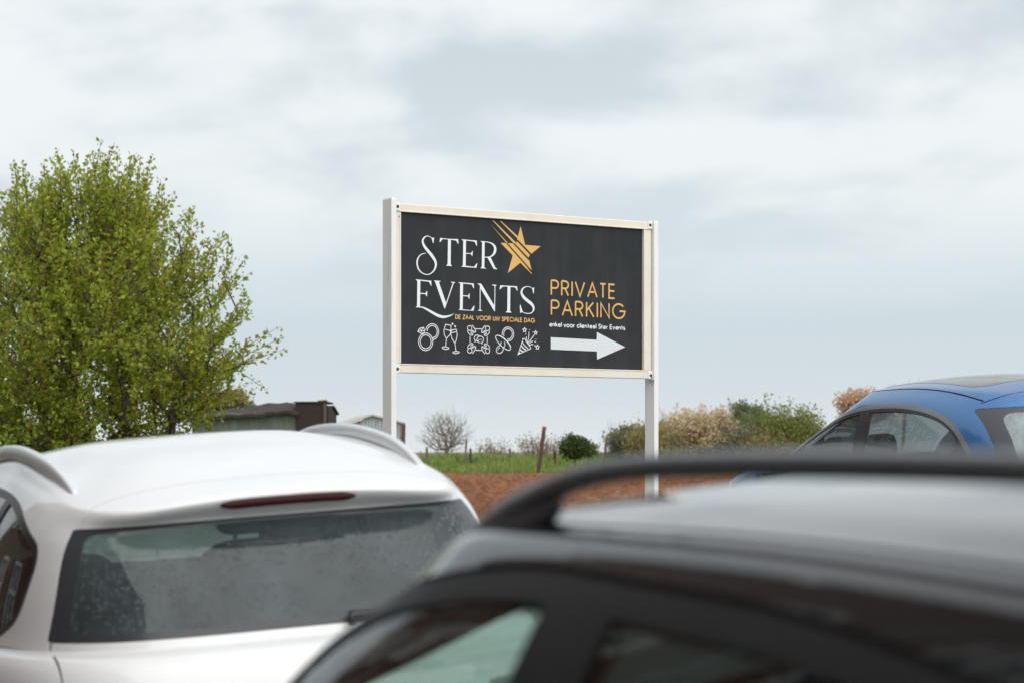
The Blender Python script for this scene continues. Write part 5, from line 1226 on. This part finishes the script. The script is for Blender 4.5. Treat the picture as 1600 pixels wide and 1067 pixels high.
# ---- brick houses on the left side of the street: outside the picture, mirrored in the car windows
b = NB('brown red brick'); br = b.n.new('ShaderNodeTexBrick'); vv = b.n.new('ShaderNodeCombineXYZ'); sp_ = b.n.new('ShaderNodeSeparateXYZ'); b.l.new(b.tc.outputs['Object'], sp_.inputs[0])
b.l.new(b.math('ADD', sp_.outputs[0], sp_.outputs[1]), vv.inputs[0]); b.l.new(sp_.outputs[2], vv.inputs[1]); b.l.new(vv.outputs[0], br.inputs[0])
br.inputs['Scale'].default_value = 1.0; br.inputs['Brick Width'].default_value = .22; br.inputs['Row Height'].default_value = .065; br.inputs['Mortar Size'].default_value = .01
br.inputs['Color1'].default_value = (.16, .062, .04, 1); br.inputs['Color2'].default_value = (.115, .045, .03, 1); br.inputs['Mortar'].default_value = (.17, .14, .12, 1)
b.set(Base_Color=br.outputs[0], Roughness=.9); M['brick'] = b.m
M['tile'] = simple('dark roof tile', (.05, .045, .043), .8, 0, .3, 12); M['white_frame'] = simple('white window frame', (.72, .73, .72), .4, 0, .05, 5)
M['pane'] = simple('dark window pane', (.05, .06, .065), .06, 0, .3, 2); M['zinc'] = simple('zinc gutter', (.25, .26, .27), .45, .6, .1, 6)
def house(label, t0, wd, h, door_at):
    c = st(-3.6 - 4.5, t0 + wd / 2); base = gz(*st(-3.6, t0).to_2d()) - .05
    o = empty('brick_house', (c.x, c.y, base), (0, 0, AX)); tag(o, label, 'house', 'brick houses across the street')
    m = MB(); m.box((0, 0, h / 2), (9, wd, h)); m.build('wall', M['brick'], o)
    m = MB(); V = [(4.75, -wd / 2, h - .1), (4.75, wd / 2, h - .1), (0, wd / 2, h + 3.4), (0, -wd / 2, h + 3.4), (-4.75, wd / 2, h - .1), (-4.75, -wd / 2, h - .1)]
    m.add(V + [(x, y, z - .2) for x, y, z in V], [(0, 1, 2, 3), (3, 2, 4, 5), (7, 6, 9, 8), (8, 9, 11, 10), (0, 3, 9, 6), (3, 5, 11, 9), (2, 1, 7, 8), (4, 2, 8, 10), (1, 0, 6, 7), (5, 4, 10, 11)]); m.build('roof', M['tile'], o)
    m = MB(); m.box((.3, wd * .3, h + 3.6), (.6, .8, 1.6)); m.build('chimney', M['brick'], o)
    m = MB(); m.tube([(4.85, -wd / 2 + .02, h - .12), (4.85, wd / 2 - .02, h - .12)], .07, 10); m.tube([(4.58, wd / 2 - .15, 0), (4.58, wd / 2 - .15, h - .3)], .045, 10); m.build('gutter', M['zinc'], o)
    for z, hh in ((.9, 1.6), (3.8, 1.5), (6.3, 1.2)):
        if z + hh > h: continue
        for k_ in range(2):
            y = (-wd / 4 if k_ == 0 else wd / 4)
            if z < 1 and k_ == door_at:
                m = MB(); m.box((4.52, y, 1.1), (.08, 1.0, 2.2)); m.build('door', M['trim_soft'], o); continue
            m = MB()
            for dy in (-.62, 0, .62): m.box((4.53, y + dy, z + hh / 2), (.10, .08, hh))
            for dz_ in (.04, hh * .66, hh - .04): m.box((4.531, y, z + dz_), (.094, 1.32, .08))
            w_ = m.build('window', M['white_frame'], o)
            m = MB(); m.box((4.505, y, z + hh / 2), (.03, 1.24, hh - .02)); m.build('pane', M['pane'], w_)
            m = MB(); m.box((4.56, y, z - .08), (.18, 1.5, .10)); m.build('sill', M['paving'], w_)
house('brown brick terraced house with white windows, nearest of the row across the street', -2.5, 6.4, 11.0, 0)
house('brown brick terraced house with white windows, second of the row across the street', 4.0, 6.4, 10.6, 1)
house('brown brick terraced house with white windows, third of the row across the street', 10.5, 6.4, 11.2, 0)
house('brown brick terraced house with white windows, farthest of the row across the street', 17.0, 6.6, 10.8, 1)
